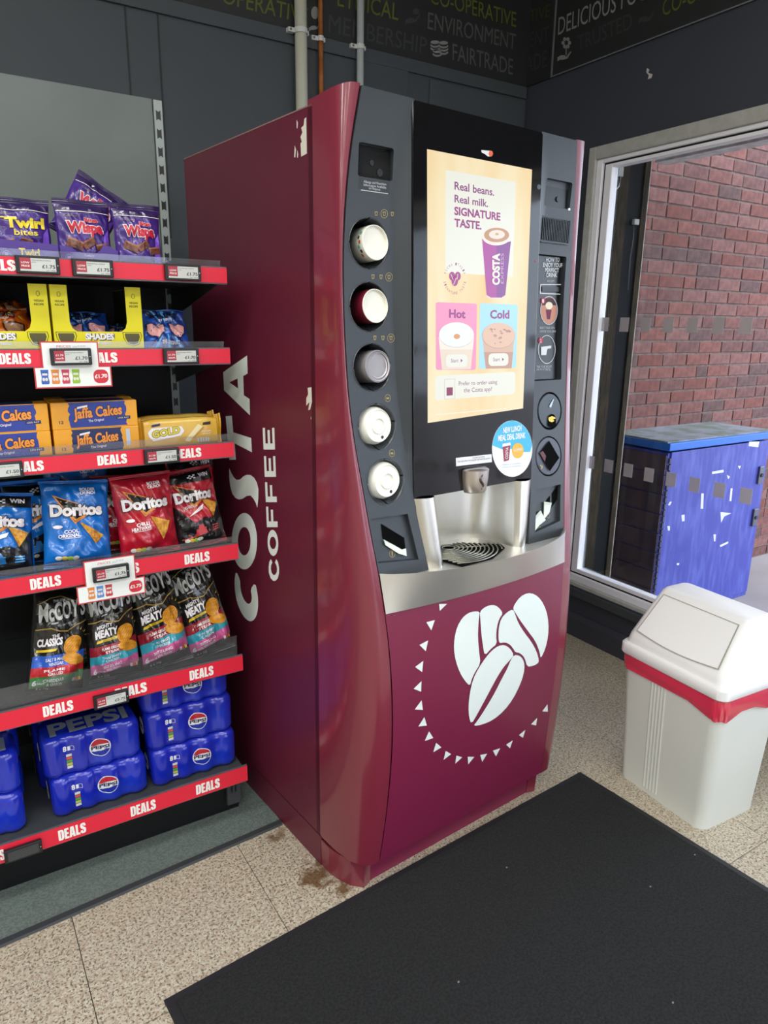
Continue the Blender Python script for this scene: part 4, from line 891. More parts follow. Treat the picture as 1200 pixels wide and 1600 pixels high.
# ------------------------------------------------------------------ cups in the holders, sachets in the slots (things of their own)
def wld(p): return MO+mxv*p[0]+myv*p[1]+Vector((0, 0, p[2]))
M_cw = mat('cup_white', 'eceadf', 0.45); M_cm = mat('cup_maroon', '7c1830', 0.45); M_clr = mat('cup_clear_plastic', 'b9b3b8', 0.25, trans=0.35); M_teal = mat('cup_teal', '4fa393', 0.5); M_lidw = mat('lid_white', 'f0efe6', 0.4)
def cup(kind, label, u, z, r, out, du=0.0):
    """a cup lying in its holder, base towards the viewer: axis along -v"""
    tl = -R(4)
    t = thing('paper_cup' if kind not in ('lid', 'clear') else ('cup_lid' if kind == 'lid' else 'plastic_cup'), label, 'cup' if kind != 'lid' else 'lid', wld((u+du, Vz(z)+0.03, z)), (tl, 0, MR+R(3)), 'cups and lids in the dispenser')
    def rg(y, rr, nn=32): return [(rr*math.cos(2*math.pi*k/nn), y, rr*math.sin(2*math.pi*k/nn)) for k in range(nn)]
    d = -0.03-out
    wallm = {'art': M_cw, 'maroon': M_cm, 'clear': M_clr, 'lid': M_lidw}[kind]
    if kind == 'lid':
        MB().loft([rg(0.02, r*1.0), rg(d+0.016, r*1.0), rg(d+0.014, r*0.97), rg(d+0.004, r*0.90), rg(d, r*0.84)], True, False).build('lid_wall', wallm, t, smooth=True, auto=50)
        MB().loft([rg(d, r*0.84), rg(d+0.003, r*0.80), rg(d+0.003, 0.001)], False, True).build('lid_top', M_lidw, t, smooth=True, auto=50)
        MB().tube([(0.012, d+0.0025, -r*0.62), (0.012, d+0.004, -r*0.62)], 0.004, 10).build('sip_hole', M_blkp, t)
        MB().loft([rg(d+0.0030, r*0.44), rg(d-0.001, r*0.42), rg(d-0.001, r*0.38), rg(d+0.0030, r*0.36)], False, False).build('lid_ridge', M_lidw, t, smooth=True)
    else:
        MB().loft([rg(0.03, r*1.02), rg(d, r)], True, False).build('cup_wall', wallm, t, smooth=True)
        MB().loft([rg(d, r), rg(d-0.0015, r*0.985), rg(d-0.0015, r*0.955), rg(d+0.006, r*0.94), rg(d+0.006, 0.001)], False, True).build('cup_base', M_cw if kind != 'clear' else M_clr, t, smooth=True, auto=40)
        if kind == 'art':
            for k, a in enumerate((150, 165, 180, 195, 210, 225)):
                y0_ = d+0.008+0.004*(k % 2); P = ell(0, 0, 0.0035, 0.004, 10)
                decal('cup_print', (M_teal, mat('cup_dot_dark', '3a3b36', 0.5), mat('cup_rust', 'b2572f', 0.5))[k % 3], t, [poly2(P)], lambda a_, b_, o: ((r+o)*math.cos(R(a)+b_/r), y0_+a_, (r+o)*math.sin(R(a)+b_/r)), 0.0014)
        if kind == 'clear':
            for rr in (0.9, 0.72): MB().loft([rg(d-0.003, r*rr), rg(d-0.0005, r*(rr-0.05))], False, False).build('base_ring', mat('clear_ring', 'cfcad0', 0.2), t, smooth=True)
    return t
cup('art', 'white paper cup with a teal speckled side in the topmost holder', HOLD[0][0], HOLD[0][1], 0.0375, 0.006, 0.011)
cup('maroon', 'paper cup with a maroon side in the second holder from the top', HOLD[1][0], HOLD[1][1], 0.0375, 0.005, 0.012)
cup('clear', 'clear plastic cup in the middle holder', HOLD[2][0], HOLD[2][1], 0.037, 0.004, 0.011)
cup('lid', 'white drink lid in the second holder from the bottom', HOLD[3][0], HOLD[3][1], 0.0445, 0.004, 0.000)
cup('lid', 'white drink lid in the lowest holder', HOLD[4][0], HOLD[4][1], 0.0450, 0.002, 0.002)
def sachet(label, P, group=None):
    q = [wld(Vector(onb(p.x, p.z, 0.004))) for p in [hB(*a) for a in P]]
    cpt = sum(q, Vector())/len(q); nrm = -myv
    t = thing('paper_sachet', label, 'sachet', cpt, (0, 0, 0), 'sachets in the machine slots')
    mb = MB(); nn = len(q)
    mb.add([tuple(p-cpt) for p in q]+[tuple(p-cpt+nrm*0.003) for p in q], [tuple(range(nn))[::-1], tuple(range(nn, 2*nn))]+[(i, (i+1) % nn, (i+1) % nn+nn, i+nn) for i in range(nn)])
    mb.build('wrapper', mat('sachet_paper', 'dfe6da', 0.7), t, bevel=0.0008)
    q2 = [cpt+(p-cpt)*0.8 for p in q]
    MB().add([tuple(q[0]-cpt+nrm*0.0034), tuple(q[1]-cpt+nrm*0.0034), tuple(q[1]*.8+q[2]*.2-cpt+nrm*0.0034), tuple(q[0]*.8+q[-1]*.2-cpt+nrm*0.0034)], [(0, 1, 2, 3)]).build('crimped_end', mat('sachet_crimp', 'c9cfc4', 0.7), t, fix=False)
sachet('crumpled white paper sachet in the left slot below the lids', [(597, 842), (612, 850), (626, 858), (632, 856), (633, 868), (620, 864), (600, 851)])
sachet('pale green-white sachet poking from the middle slot on the right', [(848, 783), (859, 785), (856, 800), (847, 811)])
sachet('folded white sachet lowest in the slots on the right', [(834, 806), (842, 797), (850, 812), (840, 820), (833, 829)])

# ================================================================== shelving unit
SX0, SX1, SYF, SYB = -0.34, 0.66, 1.805, 2.30
M_shelf = mat('shelf_dark_grey', '3d4043', 0.5); M_shf2 = mat('shelf_edge_grey', '5f6366', 0.4, 0.3); M_bp = mat('back_panel_grey', '6b7371', 0.55, c2='656d6b', scale=4); M_bpd = mat('back_panel_black', '17181a', 0.7)
M_red = mat('ticket_red', 'e0223c', 0.4); M_lets = mat('ticket_white', 'f2efec', 0.45); M_clearp = clear_mat('clear_riser', 'f0f0f4', 1.0, 0.045, 0.05); M_up = mat('upright_grey', '9aa19f', 0.45, 0.2)
su = thing('shelving_unit', 'dark grey shop shelving unit with red ticket strips', 'shelving', (0, 0, 0))
box('back_panel', M_bp, su, SX0, SX1-0.022, SYB, SYB+0.02, 1.60, 2.118, 0.002); box('back_panel', M_bpd, su, SX0, SX1-0.022, SYB, SYB+0.02, 0.16, 1.60)
box('upright', M_up, su, SX0-0.004, SX0+0.020, SYB-0.006, SYB+0.03, 0.0, 2.115)
# slotted upright
up = MB().box(SX1-0.020, SX1+0.004, SYB-0.006, SYB+0.03, 0.0, 2.115).build('upright', M_up, su)
for k in range(27):
    z = 2.075-k*0.0487*1.0
    if z < 0.7: break
    MB().plate([(-.0065, -.014), (-.002, -.010), (.002, -.010), (.0065, -.014), (.0065, .014), (.002, .010), (-.002, .010), (-.0065, .014)], [], lambda a, b, o: (SX1-0.0085+a, SYB-0.0062-o, z+b), 0.0006).build('slot', M_blkp, up)
box('foot', M_shelf, su, SX1-0.02, SX1+0.004, 1.897, SYB, 0.0, 0.14)
box('kick_panel', M_blkp, su, SX0, SX1-0.004, 1.885, 1.895, 0.0, 0.150); box('kick_end_cap', M_shelf, su, SX1-0.045, SX1, 1.868, 1.885, 0.03, 0.146, 0.003)
for k in range(2): box('end_cap_slot', M_blkp, su, SX1-0.032+k*0.012, SX1-0.027+k*0.012, 1.8672, 1.8685, 0.075, 0.115)
SH = [(1.592, 1.628, 1.616), (1.394, 1.431, 1.419), (1.149, 1.187, 1.175), (0.860, 0.903, 0.886), (0.518, 0.564, 0.545), (0.148, 0.198, 0.180)]
# heavy condensed block letters D E A L S (outline, hole, start, width)
BLOCK = [
 ([(0,0),(.62,0),(.88,.07),(1,.22),(1,.78),(.88,.93),(.62,1),(0,1)], [(.42,.17),(.52,.17),(.58,.25),(.58,.75),(.52,.83),(.42,.83)], 0.0, .205),
 ([(0,0),(1,0),(1,.19),(.52,.19),(.52,.41),(.92,.41),(.92,.59),(.52,.59),(.52,.81),(1,.81),(1,1),(0,1)], None, .222, .158),
 ([(0,0),(.40,0),(.43,.17),(.58,.17),(.60,0),(1,0),(.78,1),(.24,1)], [(.45,.34),(.56,.34),(.51,.76)], .388, .225),
 ([(0,0),(1,0),(1,.19),(.54,.19),(.54,1),(0,1)], None, .628, .155),
 ([(0,.32),(0,.2),(.1,.05),(.35,0),(.65,0),(.9,.06),(1,.2),(1,.38),(.92,.5),(.6,.62),(.44,.70),(.44,.80),(.5,.85),(.56,.8),(.56,.68),(.98,.68),(.98,.8),(.88,.95),(.65,1),(.35,1),(.1,.94),(0,.8),(0,.66),(.1,.53),(.42,.4),(.57,.31),(.57,.2),(.5,.15),(.43,.2),(.43,.32)], None, .795, .205)]
def deals(parent, x0, x1, z0, z1, s='DEALS'):
    zc = (z0+z1)/2; h = (z1-z0)*0.64
    S = []
    for P, hole, a0, wd in BLOCK:
        f = lambda L: [(x0+(x1-x0)*(a0+wd*p[0]), zc-h/2+h*p[1]) for p in L]
        S.append(poly2(f(P), [f(hole)] if hole else []))
    decal('lettering', M_lets, parent, S, lambda a, b, o: (a, SYF-o, b), 0.0022)
DE = [[(-40, 24)], [(-2, 48), (131, 183)], [(15, 68), (152, 198), (272, 314)], [(47, 95), (170, 217), (288, 327)], [(67, 114), (180, 229), (296, 333)], [(-30, 7), (91, 134), (204, 243), (306, 343)]]
RISER = [0.018, 0.018, 0.022, 0.020, 0.060, 0.0]
for i, (z0, z1, zs) in enumerate(SH):
    sh = MB().box(SX0, SX1-0.002, SYF+0.006, SYB-0.002, zs-0.022, zs).box(SX0, SX1-0.002, SYF+0.006, SYF+0.022, z0, zs).build('shelf', M_shelf, su, bevel=0.002)
    MB().box(SX0, SX1, SYF+0.001, SYF+0.0055, z0-0.003, z1+0.003).build('ticket_rail', M_shf2, sh)
    MB().box(SX0, SX1, SYF-0.0012, SYF+0.0005, z0, z1).build('ticket_strip', M_red, sh)
    if i < 5: # bracket at the right end
        br = [(SYF+0.05, zs-0.022), (SYB-0.004, zs-0.022), (SYB-0.004, zs-0.11), (SYB-0.06, zs-0.10)]
        MB().loft([[(SX1-0.004, p[0], p[1]) for p in br], [(SX1-0.001, p[0], p[1]) for p in br]]).build('bracket', M_shelf, sh)
    if RISER[i]:
        xr = SX1-0.012
        MB().box(SX0, xr, SYF+0.010, SYF+0.012, z1-0.004, z1+RISER[i]).build('clear_riser', M_clearp, sh)
    for (p0, p1) in DE[i]:
        # find the x position on the strip whose picture column is p0 / p1
        def xcol(px):
            lo_, hi_ = -0.6, 0.9
            for _ in range(40):
                m_ = (lo_+hi_)/2; d = Vector((m_, SYF, (z0+z1)/2))-CAM
                if 600+FPX*d.dot(rt)/d.dot(fw) < px: lo_ = m_
                else: hi_ = m_
            return lo_
        deals(sh, xcol(p0), xcol(p1), z0, z1)
# electronic price tags
M_eb = mat('tag_black', '17181b', 0.4); M_es = mat('tag_screen', 'c9ccc9', 0.5); M_er = mat('tag_screen_red', 'a93242', 0.5); M_ei = mat('tag_ink', '2a2a2c', 0.5)
def price_tag(label, xc, zc, price, yoff=0.0, head='LOW|PRICE', dark=False, tilt=0.0):
    t = thing('price_tag', label, 'price tag', (xc, SYF-0.003-yoff, zc), (tilt, 0, 0), 'electronic price tags')
    MB().box(-0.044, 0.044, -0.011, 0.0, -0.019, 0.019).build('housing', M_eb, t, bevel=0.002)
    on = lambda a, b, o: (a, -0.011-o, b)
    sc = decal('screen', M_es if not dark else mat('tag_screen_off', '3c3d3f', 0.4), t, [poly2(rect(-0.036, 0.036, -0.0135, 0.0135))], on, 0.0004)
    if not dark:
        decal('red_field', M_er, sc, [poly2(rect(-0.036, -0.014, -0.0095, 0.0135))], on, 0.0007)
        for k, w_ in enumerate(head.split('|')):
            decal('lettering', M_lets, sc, [fit_text(w_, (-0.033, 0.002-k*0.007), (-0.017, 0.002-k*0.007), (-0.033, 0.0058-k*0.007), MID)], on, 0.0011)
        decal('lettering', M_ei, sc, [fit_text(price, (0.008, -0.0065), (0.034, -0.0065), (0.008, 0.0005), MID)], on, 0.0008)
        decal('lettering', M_ei, sc, [fit_text('Sharing bag multibuy', (-0.012, 0.0085), (0.026, 0.0085), (-0.012, 0.0108)), fit_text('each', (-0.012, 0.0045), (-0.004, 0.0045), (-0.012, 0.0068)), fit_text('per 100g', (0.016, -0.0122), (0.034, -0.0122), (0.016, -0.0098))], on, 0.0008)
    MB().tube([(0.040, -0.0115, 0), (0.040, -0.0105, 0)], 0.0012, 8).build('indicator', M_es, t)
    return t
price_tag('black electronic price tag reading one pound seventy-five below the left purple tray', 0.226, 1.613, '£1.75')
price_tag('black electronic price tag below the middle purple tray on the top shelf', 0.340, 1.612, '£1.75')
price_tag('black electronic price tag with a pink dot at the right end of the top shelf', 0.546, 1.612, '£1.75')
price_tag('black electronic price tag at the right end of the second shelf', 0.530, 1.414, '£1.70', head='£1.70|each')
price_tag('black electronic price tag at the left end of the biscuit shelf', 0.106, 1.165, '£1.50', head='£1.50|each')
price_tag('black electronic price tag between the two red words on the biscuit shelf', 0.466, 1.168, '£1.50', head='£1.50|each')
price_tag('black electronic price tag under the black crisp bags', 0.292, 0.534, '£5.75', head='£5.75|each')
price_tag('dark unlit electronic price tag on the lowest shelf edge', 0.045, 0.168, '£4.00', dark=True)
# promotion cards with their own tag
M_card = mat('card_white', 'ecefee', 0.5); M_cred = mat('card_red', 'c93a44', 0.5)
def promo(label, taglabel, xs, zs_, price, bags):
    """xs: left of wide part, left of narrow, right of narrow, right of wide; zs_: bottom, step, top"""
    x0, x1, x2, x3 = xs; zb, zm, zt = zs_; xc = (x0+x3)/2
    t = thing('promotion_card', label, 'card', (xc, SYF-0.004, zb), (0, 0, 0), 'promotion cards')
    o_ = [(x0-xc, 0), (x3-xc, 0), (x3-xc, zm-zb), (x2-xc, zm-zb), (x2-xc, zt-zb), (x1-xc, zt-zb), (x1-xc, zm-zb), (x0-xc, zm-zb)]
    MB().plate(o_, [], lambda a, b, o: (a, -0.001-o, b), 0.001).build('card', M_cred, t)
    i_ = 0.003
    inn = [(x0-xc+i_, i_), (x3-xc-i_, i_), (x3-xc-i_, zm-zb-i_), (x2-xc-i_, zm-zb-i_), (x2-xc-i_, zt-zb-i_), (x1-xc+i_, zt-zb-i_), (x1-xc+i_, zm-zb-i_), (x0-xc+i_, zm-zb-i_)]
    on = lambda a, b, o: (a, -0.0022-o, b)
    decal('card_face', M_card, t, [poly2(inn)], on, 0.0003)
    h = zm-zb
    decal('lettering', mat('card_red_text', 'd06a72', 0.5), t, [fit_text('PRICES', (x1-xc+0.034, zt-zb-0.014), (x1-xc+0.064, zt-zb-0.014), (x1-xc+0.034, zt-zb-0.0085)), ], on, 0.0007)
    decal('lettering', mat('card_grey_text', 'b0b4b4', 0.5), t, [fit_text('you\'ll love', (x1-xc+0.068, zt-zb-0.014), (x1-xc+0.096, zt-zb-0.012), (x1-xc+0.068, zt-zb-0.009))], on, 0.0007)
    rc = 0.0165
    decal('price_disc', mat('card_disc_red', 'd02f3f', 0.5), t, [poly2(rrect(x3-xc-0.008-2*rc, x3-xc-0.008, h/2-rc*0.95, h/2+rc*0.95, 0.012))], on, 0.0007)
    decal('lettering', M_lets, t, [fit_text(price, (x3-xc-0.005-2*rc, h/2-0.004), (x3-xc-0.011, h/2-0.003), (x3-xc-0.005-2*rc, h/2+0.004), BOLD)], on, 0.0012)
    for k, c_ in enumerate(bags):
        bx = x0-xc+0.014+(0.022 if len(bags) == 4 else 0.021)*k+(0.012 if len(bags) == 3 else 0)
        decal('bag_picture', mat('picture_'+c_, c_, 0.5), t, [poly2([(bx, h*.2), (bx+.015, h*.2), (bx+.0165, h*.3), (bx+.0145, h*.5), (bx+.016, h*.86), (bx-.001, h*.86), (bx+.0008, h*.5), (bx-.001, h*.3)])], on, 0.0007)
        decal('bag_picture', mat('picture_pale', 'e3d6d6', 0.5), t, [poly2(rect(bx+.002, bx+.013, h*.6, h*.7)), poly2(ell(bx+.0045, h*.42, .003, .004, 10)), poly2(ell(bx+.0105, h*.42, .003, .004, 10))], on, 0.0011)
    price_tag(taglabel, (x1+x2)/2-0.0, (zm+zt)/2-0.006, price, 0.0045, head=price+'|each')
promo('white promotion card with four small bag pictures on the second shelf edge', 'black electronic price tag on the card showing four bag pictures', (0.195, 0.213, 0.337, 0.362), (1.345, 1.394, 1.450), '£1.70', ('3563b5', 'dd8638', 'c8435a', '8fbf2f'))
promo('white promotion card with three small bag pictures under the tortilla chips', 'black electronic price tag on the card showing three bag pictures', (0.236, 0.257, 0.381, 0.402), (0.810, 0.857, 0.920), '£1.75', ('dd8638', '5a8fd0', 'c0393f'))

# ================================================================== goods
def pack_map(w_, h_, d_, seed=0, wr=0.0035, top=0.0, px_=2.4, pz_=5.0, sag=0.25):
    def f(s, t):
        ss = max(-1, min(1, s)); tt = max(-1, min(1, t))
        a = max(0.0, 1-abs(ss)**px_)**0.62; b = max(0.0, 1-abs(tt)**pz_)**0.6
        k = 1-sag*(tt*0.5+0.1)
        y = d_/2*a*b*k
        q = noise.noise(Vector((ss*2.1+seed, tt*2.6+seed*1.7, seed)))*wr*2.2+noise.noise(Vector((ss*4+seed*3, tt*4.5, seed*2)))*wr*.6-noise.noise(Vector((ss*3.3+tt*2.2+seed, tt*1.2-ss, seed*.7)))**2*wr*4
        edge = min(1, (1-abs(ss))*5)*min(1, (1-abs(tt))*6)
        return y+q*edge
    def front(a, b, o):          # a: -w/2..w/2, b: 0..h
        s = a/(w_/2); t = b/h_*2-1
        pin = 1-0.05*(1-abs(t)**3)+0.035*noise.noise(Vector((t*1.9, seed*2.3, s*.6)))
        return (a*pin, -f(s, t)-o, b+h_*0.018*noise.noise(Vector((s*1.7, seed*1.3, 4)))*abs(t)**2)
    def back(a, b, o):
        s = a/(w_/2); t = b/h_*2-1; pin = 1-0.05*(1-abs(t)**3)+0.035*noise.noise(Vector((t*1.9, seed*2.3, s*.6)))
        return (a*pin, f(s, t)*0.8+o, b+h_*0.018*noise.noise(Vector((s*1.7, seed*1.3, 4)))*abs(t)**2)
    return front, back
def make_bag(name, label, cat, x, y, z, w_, h_, d_, m, lean=0.0, roll=0.0, yaw=0.0, seed=0, group=None, wr=0.0035, seal=0.05, mseal=None):
    t = thing(name, label, cat, (x, y, z), (lean, roll, yaw), group)
    fr, bk = pack_map(w_, h_, d_, seed, wr)
    nu, nv = 54, 60
    mb = MB().grid(lambda a, b: fr((a-.5)*w_, b*h_, 0), nu, nv); mb.grid(lambda a, b: bk((a-.5)*w_, b*h_, 0), nu, nv)
    body = mb.build('pouch', m, t, smooth=True, fix=False)
    # crimped seals with fine ridges at both ends
    for zz, sgn in ((0.0, -1), (h_, 1)):
        def sealp(a, b):
            zz2 = zz+sgn*b*seal*h_*0.9; return ((a-.5)*w_*(1.0+0.01*b), 0.0015*math.sin(b*14)+0.003*math.sin(a*9+seed), zz2)
        MB().grid(sealp, 12, 8).build('crimped_seal', mseal or m, t, smooth=True, fix=False)
    return t, fr
def bt(t, fr, m, s, BL, BR, TL, off=THIN, lay=1, name='lettering', track=0.0, outline=None, olay=None):
    if outline is not None: decal(name, outline, t, [fit_text(s, BL, BR, TL, OUT, track, THIN)], fr, 0.0019+0.0005*(lay-1), 0.0035)
    return decal(name, m, t, [fit_text(s, BL, BR, TL, off, track)], fr, 0.0019+0.0005*lay, 0.0035)
def bs(t, fr, m, P, lay=1, name='print', holes=(), step=0.006): return decal(name, m, t, [poly2(P, holes)], fr, 0.0019+0.0005*lay, step)
def film(n, c, r=0.28, coat=0.5): return mat('film_'+n, c, r, coat=coat, bump=0.12, bscale=45)

# ---- top shelf: purple chocolate pouches in display trays
PUR = mat('film_purple', '4b2a8c', 0.3, coat=0.5, bump=0.25, bscale=38, c2='35196e', scale=9); PURd = film('purple_dark', '2a1450'); RED = film('logo_red', 'c3263f', 0.4, 0.2); WHI = film('logo_white', 'efe9ee', 0.4, 0.1); CHO = mat('film_chocolate', '7a4632', 0.4, c2='4f2a1e', scale=60); YEL = film('logo_yellow', 'e8cf2c', 0.4, 0.2); PALE = film('pale_tag', 'cfd8bd', 0.4, 0.1); PURl = film('purple_light', '7f55d0', 0.35, 0.3)
def choc(label, x, y, z, w_, h_, kind, lean=R(-4), roll=0.0, seed=0):
    t, fr = make_bag('chocolate_pouch', label, 'pouch', x, y, z, w_, h_, 0.05, PUR, lean, roll, 0, seed, 'purple chocolate pouches', 0.0025, 0.09, PURd)
    W = w_/2
    bs(t, fr, PURd, rect(-W*.97, W*.97, h_*.87, h_*.985), 1); bs(t, fr, WHI, [(-W*.97, h_*.862), (W*.97, h_*.862), (W*.97, h_*.872), (-W*.97, h_*.872)], 2)
    bs(t, fr, PURl, [(W*.55, h_*.05), (W*.9, h_*.08), (W*.9, h_*.62), (W*.7, h_*.5)], 1)
    if kind == 'w':
        bt(t, fr, mat('script_grey', '8a7f6b', 0.4), 'Cadbury', (-W*.7, h_*.785), (-W*.15, h_*.785), (-W*.7, h_*.825), THIN, 2)
        bt(t, fr, RED, 'Wispa', (-W*.62, h_*.545), (W*.66, h_*.545), (-W*.62, h_*.70), HEAVY, 3, outline=WHI)
        bt(t, fr, RED, 'Bitsa', (W*.02, h_*.715), (W*.5, h_*.715), (W*.02, h_*.775), HEAVY, 3, outline=WHI)
    else:
        bt(t, fr, mat('script_grey', '8a7f6b', 0.4), 'Cadbury', (-W*.8, h_*.785), (-W*.2, h_*.785), (-W*.8, h_*.825), THIN, 2)
        bt(t, fr, YEL, 'Twirl', (-W*.55, h_*.58), (W*.75, h_*.60), (-W*.55, h_*.73), HEAVY, 3); bs(t, fr, YEL, [(-W*.85, h_*.74), (-W*.2, h_*.70), (-W*.2, h_*.725), (-W*.85, h_*.755)], 3)
        bt(t, fr, YEL, 'bites', (-W*.3, h_*.46), (W*.5, h_*.47), (-W*.3, h_*.55), MID, 3)
    rr = random.Random(seed+5)
    for cx, cy, a, s_ in (((-.42, .36, -20, .30), (.10, .38, 30, .26), (.62, .32, 10, .26)) if kind == 'w' else ((-.5, .34, 10, .2), (.1, .36, -10, .2), (-.2, .22, -25, .22), (.6, .26, 5, .22))):
        c_, s2 = math.cos(R(a)), math.sin(R(a)); P = [(-1, -.55), (1, -.55), (1, .55), (-1, .55)]
        bs(t, fr, CHO, [(W*cx+W*s_*(p[0]*c_-p[1]*s2), h_*cy+W*s_*(p[0]*s2+p[1]*c_)) for p in P], 2); bs(t, fr, mat('film_choc_light', '9a6248', 0.4), [(W*cx+W*s_*(p[0]*c_-p[1]*s2), h_*cy+W*s_*(p[0]*s2+p[1]*c_)) for p in [(-1, .3), (1, .3), (1, .55), (-1, .55)]], 3)
    if kind == 'w':
        bs(t, fr, PALE, rrect(-W*.75, -W*.2, h_*.04, h_*.12, h_*.03), 2); bs(t, fr, WHI, rrect(0, W*.75, h_*.04, h_*.10, h_*.028), 2)
    return t
Z1 = SH[0][2]
choc('purple chocolate pouch with yellow lettering at the left of the top shelf', 0.213, 1.895, Z1, 0.125, 0.135, 't', seed=1)
choc('purple chocolate pouch with red and white logo standing in the middle tray', 0.344, 1.885, Z1, 0.124, 0.142, 'w', seed=2)
choc('purple chocolate pouch tipped on its corner behind the others', 0.338, 1.965, Z1+0.072, 0.128, 0.145, 'w', R(-10), R(32), seed=3)
choc('purple chocolate pouch with red logo at the right, standing outside the trays', 0.462, 1.862, Z1, 0.112, 0.140, 'w', R(-3), 0, seed=4)
choc('purple chocolate pouch hidden mostly by the shelf edge at the far left', 0.085, 1.90, Z1, 0.120, 0.130, 't', seed=6)
M_tray = mat('tray_purple_card', '553c92', 0.6)
def tray(label, x0, x1, z, kind):
    t = thing('display_tray', label, 'tray', ((x0+x1)/2, 1.85, z), (0, 0, 0), 'purple card trays')
    W = (x1-x0)/2
    if kind == 't': P = [(-W, 0), (W, 0), (W, .046), (-W, .052)]
    else: P = [(-W, 0), (W, 0), (W, .040), (W*.72, .050), (W*.5, .052), (W*.38, .040), (W*.2, .031), (-W*.45, .034), (-W*.62, .044), (-W, .046)]
    MB().plate(P, [], lambda a, b, o: (a, o, b), 0.0012).build('front_flap', M_tray, t)
    for sx in (-W, W-0.0012): box('side_flap', M_tray, t, sx, sx+0.0012, 0.0013, 0.20, 0.0, 0.04)
    box('base', M_tray, t, -W, W, 0.0013, 0.20, 0.0, 0.0012)
    on = lambda a, b, o: (a, -o, b)
    if kind == 't': decal('lettering', YEL, t, [fit_text('Twirl', (-W*.3, .018), (W*.35, .018), (-W*.3, .034), BOLD)], on, 0.0006)
    else: decal('lettering', film('pink_logo', 'd06a86', 0.5, 0), t, [fit_text('Wispa', (-W*.2, .008), (W*.4, .008), (-W*.2, .020), BOLD)], on, 0.0006); decal('lettering', WHI, t, [fit_text('Cadbury', (-W*.2, .025), (W*.15, .025), (-W*.2, .029))], on, 0.0006)
    decal('round_mark', film('mark_pale', 'a79bd0', 0.5, 0), t, [poly2(ell(-W*.72, .02, .008, .008, 18), [ell(-W*.72, .02, .0068, .0068, 18)]), poly2(rect(-W*.72-.004, -W*.72+.004, .016, .024))], on, 0.0006)
tray('purple card tray with yellow lettering in front of the left pouch', 0.155, 0.279, Z1, 't'); tray('purple card tray with a scooped front edge in the middle of the top shelf', 0.283, 0.410, Z1, 'w')
t = thing('display_tray', 'low purple card tray behind the right pouch on the top shelf', 'tray', (0.55, 1.90, Z1), group='purple card trays')
box('base', M_tray, t, -0.13, 0.0, 0.0, 0.2, 0, 0.0012); box('side_flap', M_tray, t, -0.0012, 0.0, 0.0, 0.2, 0.0012, 0.030); box('back_flap', M_tray, t, -0.13, 0.0, 0.2, 0.2012, 0.0, 0.05); box('front_flap', M_tray, t, -0.035, 0.0, -0.0012, 0.0, 0.0, 0.022)

# ---- second shelf: yellow display cartons and sweet bags
Z2 = SH[1][2]; M_yc = mat('carton_yellow', 'e8dc10', 0.5); M_lens = mat('carton_lens', '5a5330', 0.5); M_ink = mat('carton_ink', '2b2a16', 0.5)
def carton(label, x0, x1, full):
    xc = (x0+x1)/2; W = (x1-x0)/2; h = 0.157
    t = thing('display_carton', label, 'carton', (xc, 1.858, Z2), (0, 0, 0), 'yellow display cartons')
    a = W*.64; P = [(-W, 0), (W, 0), (W, h), (a, h), (a, .075), (a*.93, .060), (a*.78, .052), (-a*.78, .052), (-a*.93, .060), (-a, .075), (-a, h), (-W, h)]
    MB().plate(P, [], lambda a_, b, o: (a_, o, b), 0.0015).build('front_panel', M_yc, t)
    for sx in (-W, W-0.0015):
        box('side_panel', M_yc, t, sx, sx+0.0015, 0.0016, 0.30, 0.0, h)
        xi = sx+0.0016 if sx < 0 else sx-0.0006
        box('inner_face', mat('carton_inside_shade', '4a4530', 0.8), t, xi, xi+0.0005, 0.002, 0.299, 0.002, h-0.001)  # brown card face, darkened to stand in for the carton's deep inner shadow
    box('base', M_yc, t, -W+0.0016, W-0.0016, 0.0016, 0.30, 0.0, 0.0015)
    on = lambda a_, b, o: (a_, -o, b)
    for sx in (-1, 1):
        cx = sx*W*.74
        lens = [(cx-.018, .048), (cx+.016, .048), (cx+.018, .040), (cx+.012, .025), (cx+.002, .021), (cx-.011, .025), (cx-.017, .037)]
        decal('glasses_outline', M_ink, t, [poly2([(cx+(p[0]-cx)*1.28, .035+(p[1]-.035)*1.25) for p in lens], [[(cx+(p[0]-cx)*1.20, .035+(p[1]-.035)*1.17) for p in lens]])], on, 0.0005)
        decal('glasses_lens', M_lens, t, [poly2(lens)], on, 0.0005)
        decal('carton_mark', M_ink, t, [fit_text('VEGAN', (sx*W*.82-.010, .118), (sx*W*.82+.010, .118), (sx*W*.82-.010, .1225), MID), fit_text('RECIPE', (sx*W*.82-.010, .110), (sx*W*.82+.010, .110), (sx*W*.82-.010, .1145), MID), poly2(ell(sx*W*.82, .136, .004, .006, 14), [ell(sx*W*.82, .136, .003, .005, 14)])], on, 0.0005)
    decal('lettering', M_ink, t, [fit_text('SHADES', (-W*.32+.0015, .033), (W*.30+.0015, .033), (-W*.32+.0015, .046), OUT, 0, THIN)], on, 0.0005); decal('lettering', WHI, t, [fit_text('SHADES', (-W*.32, .034), (W*.30, .034), (-W*.32, .047), HEAVY)], on, 0.0010)
    decal('lettering', WHI, t, [fit_text('BY NIKO', (-W*.12, .022), (W*.22, .022), (-W*.12, .028), BOLD)], on, 0.0010)
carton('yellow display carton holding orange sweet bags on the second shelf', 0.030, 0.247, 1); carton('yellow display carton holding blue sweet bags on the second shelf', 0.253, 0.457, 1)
ORA = film('orange', 'dd6a17'); ORY = film('orange_yellow', 'f0b71d'); BLU = mat('film_sweet_blue', '2456b8', 0.3, coat=0.4, c2='173a86', scale=14); BLl = film('sweet_light_blue', '5aa7e0'); BLn = film('sweet_navy', '15255c'); PKI = film('sweet_pink', 'd79a9a', 0.35, 0.3)
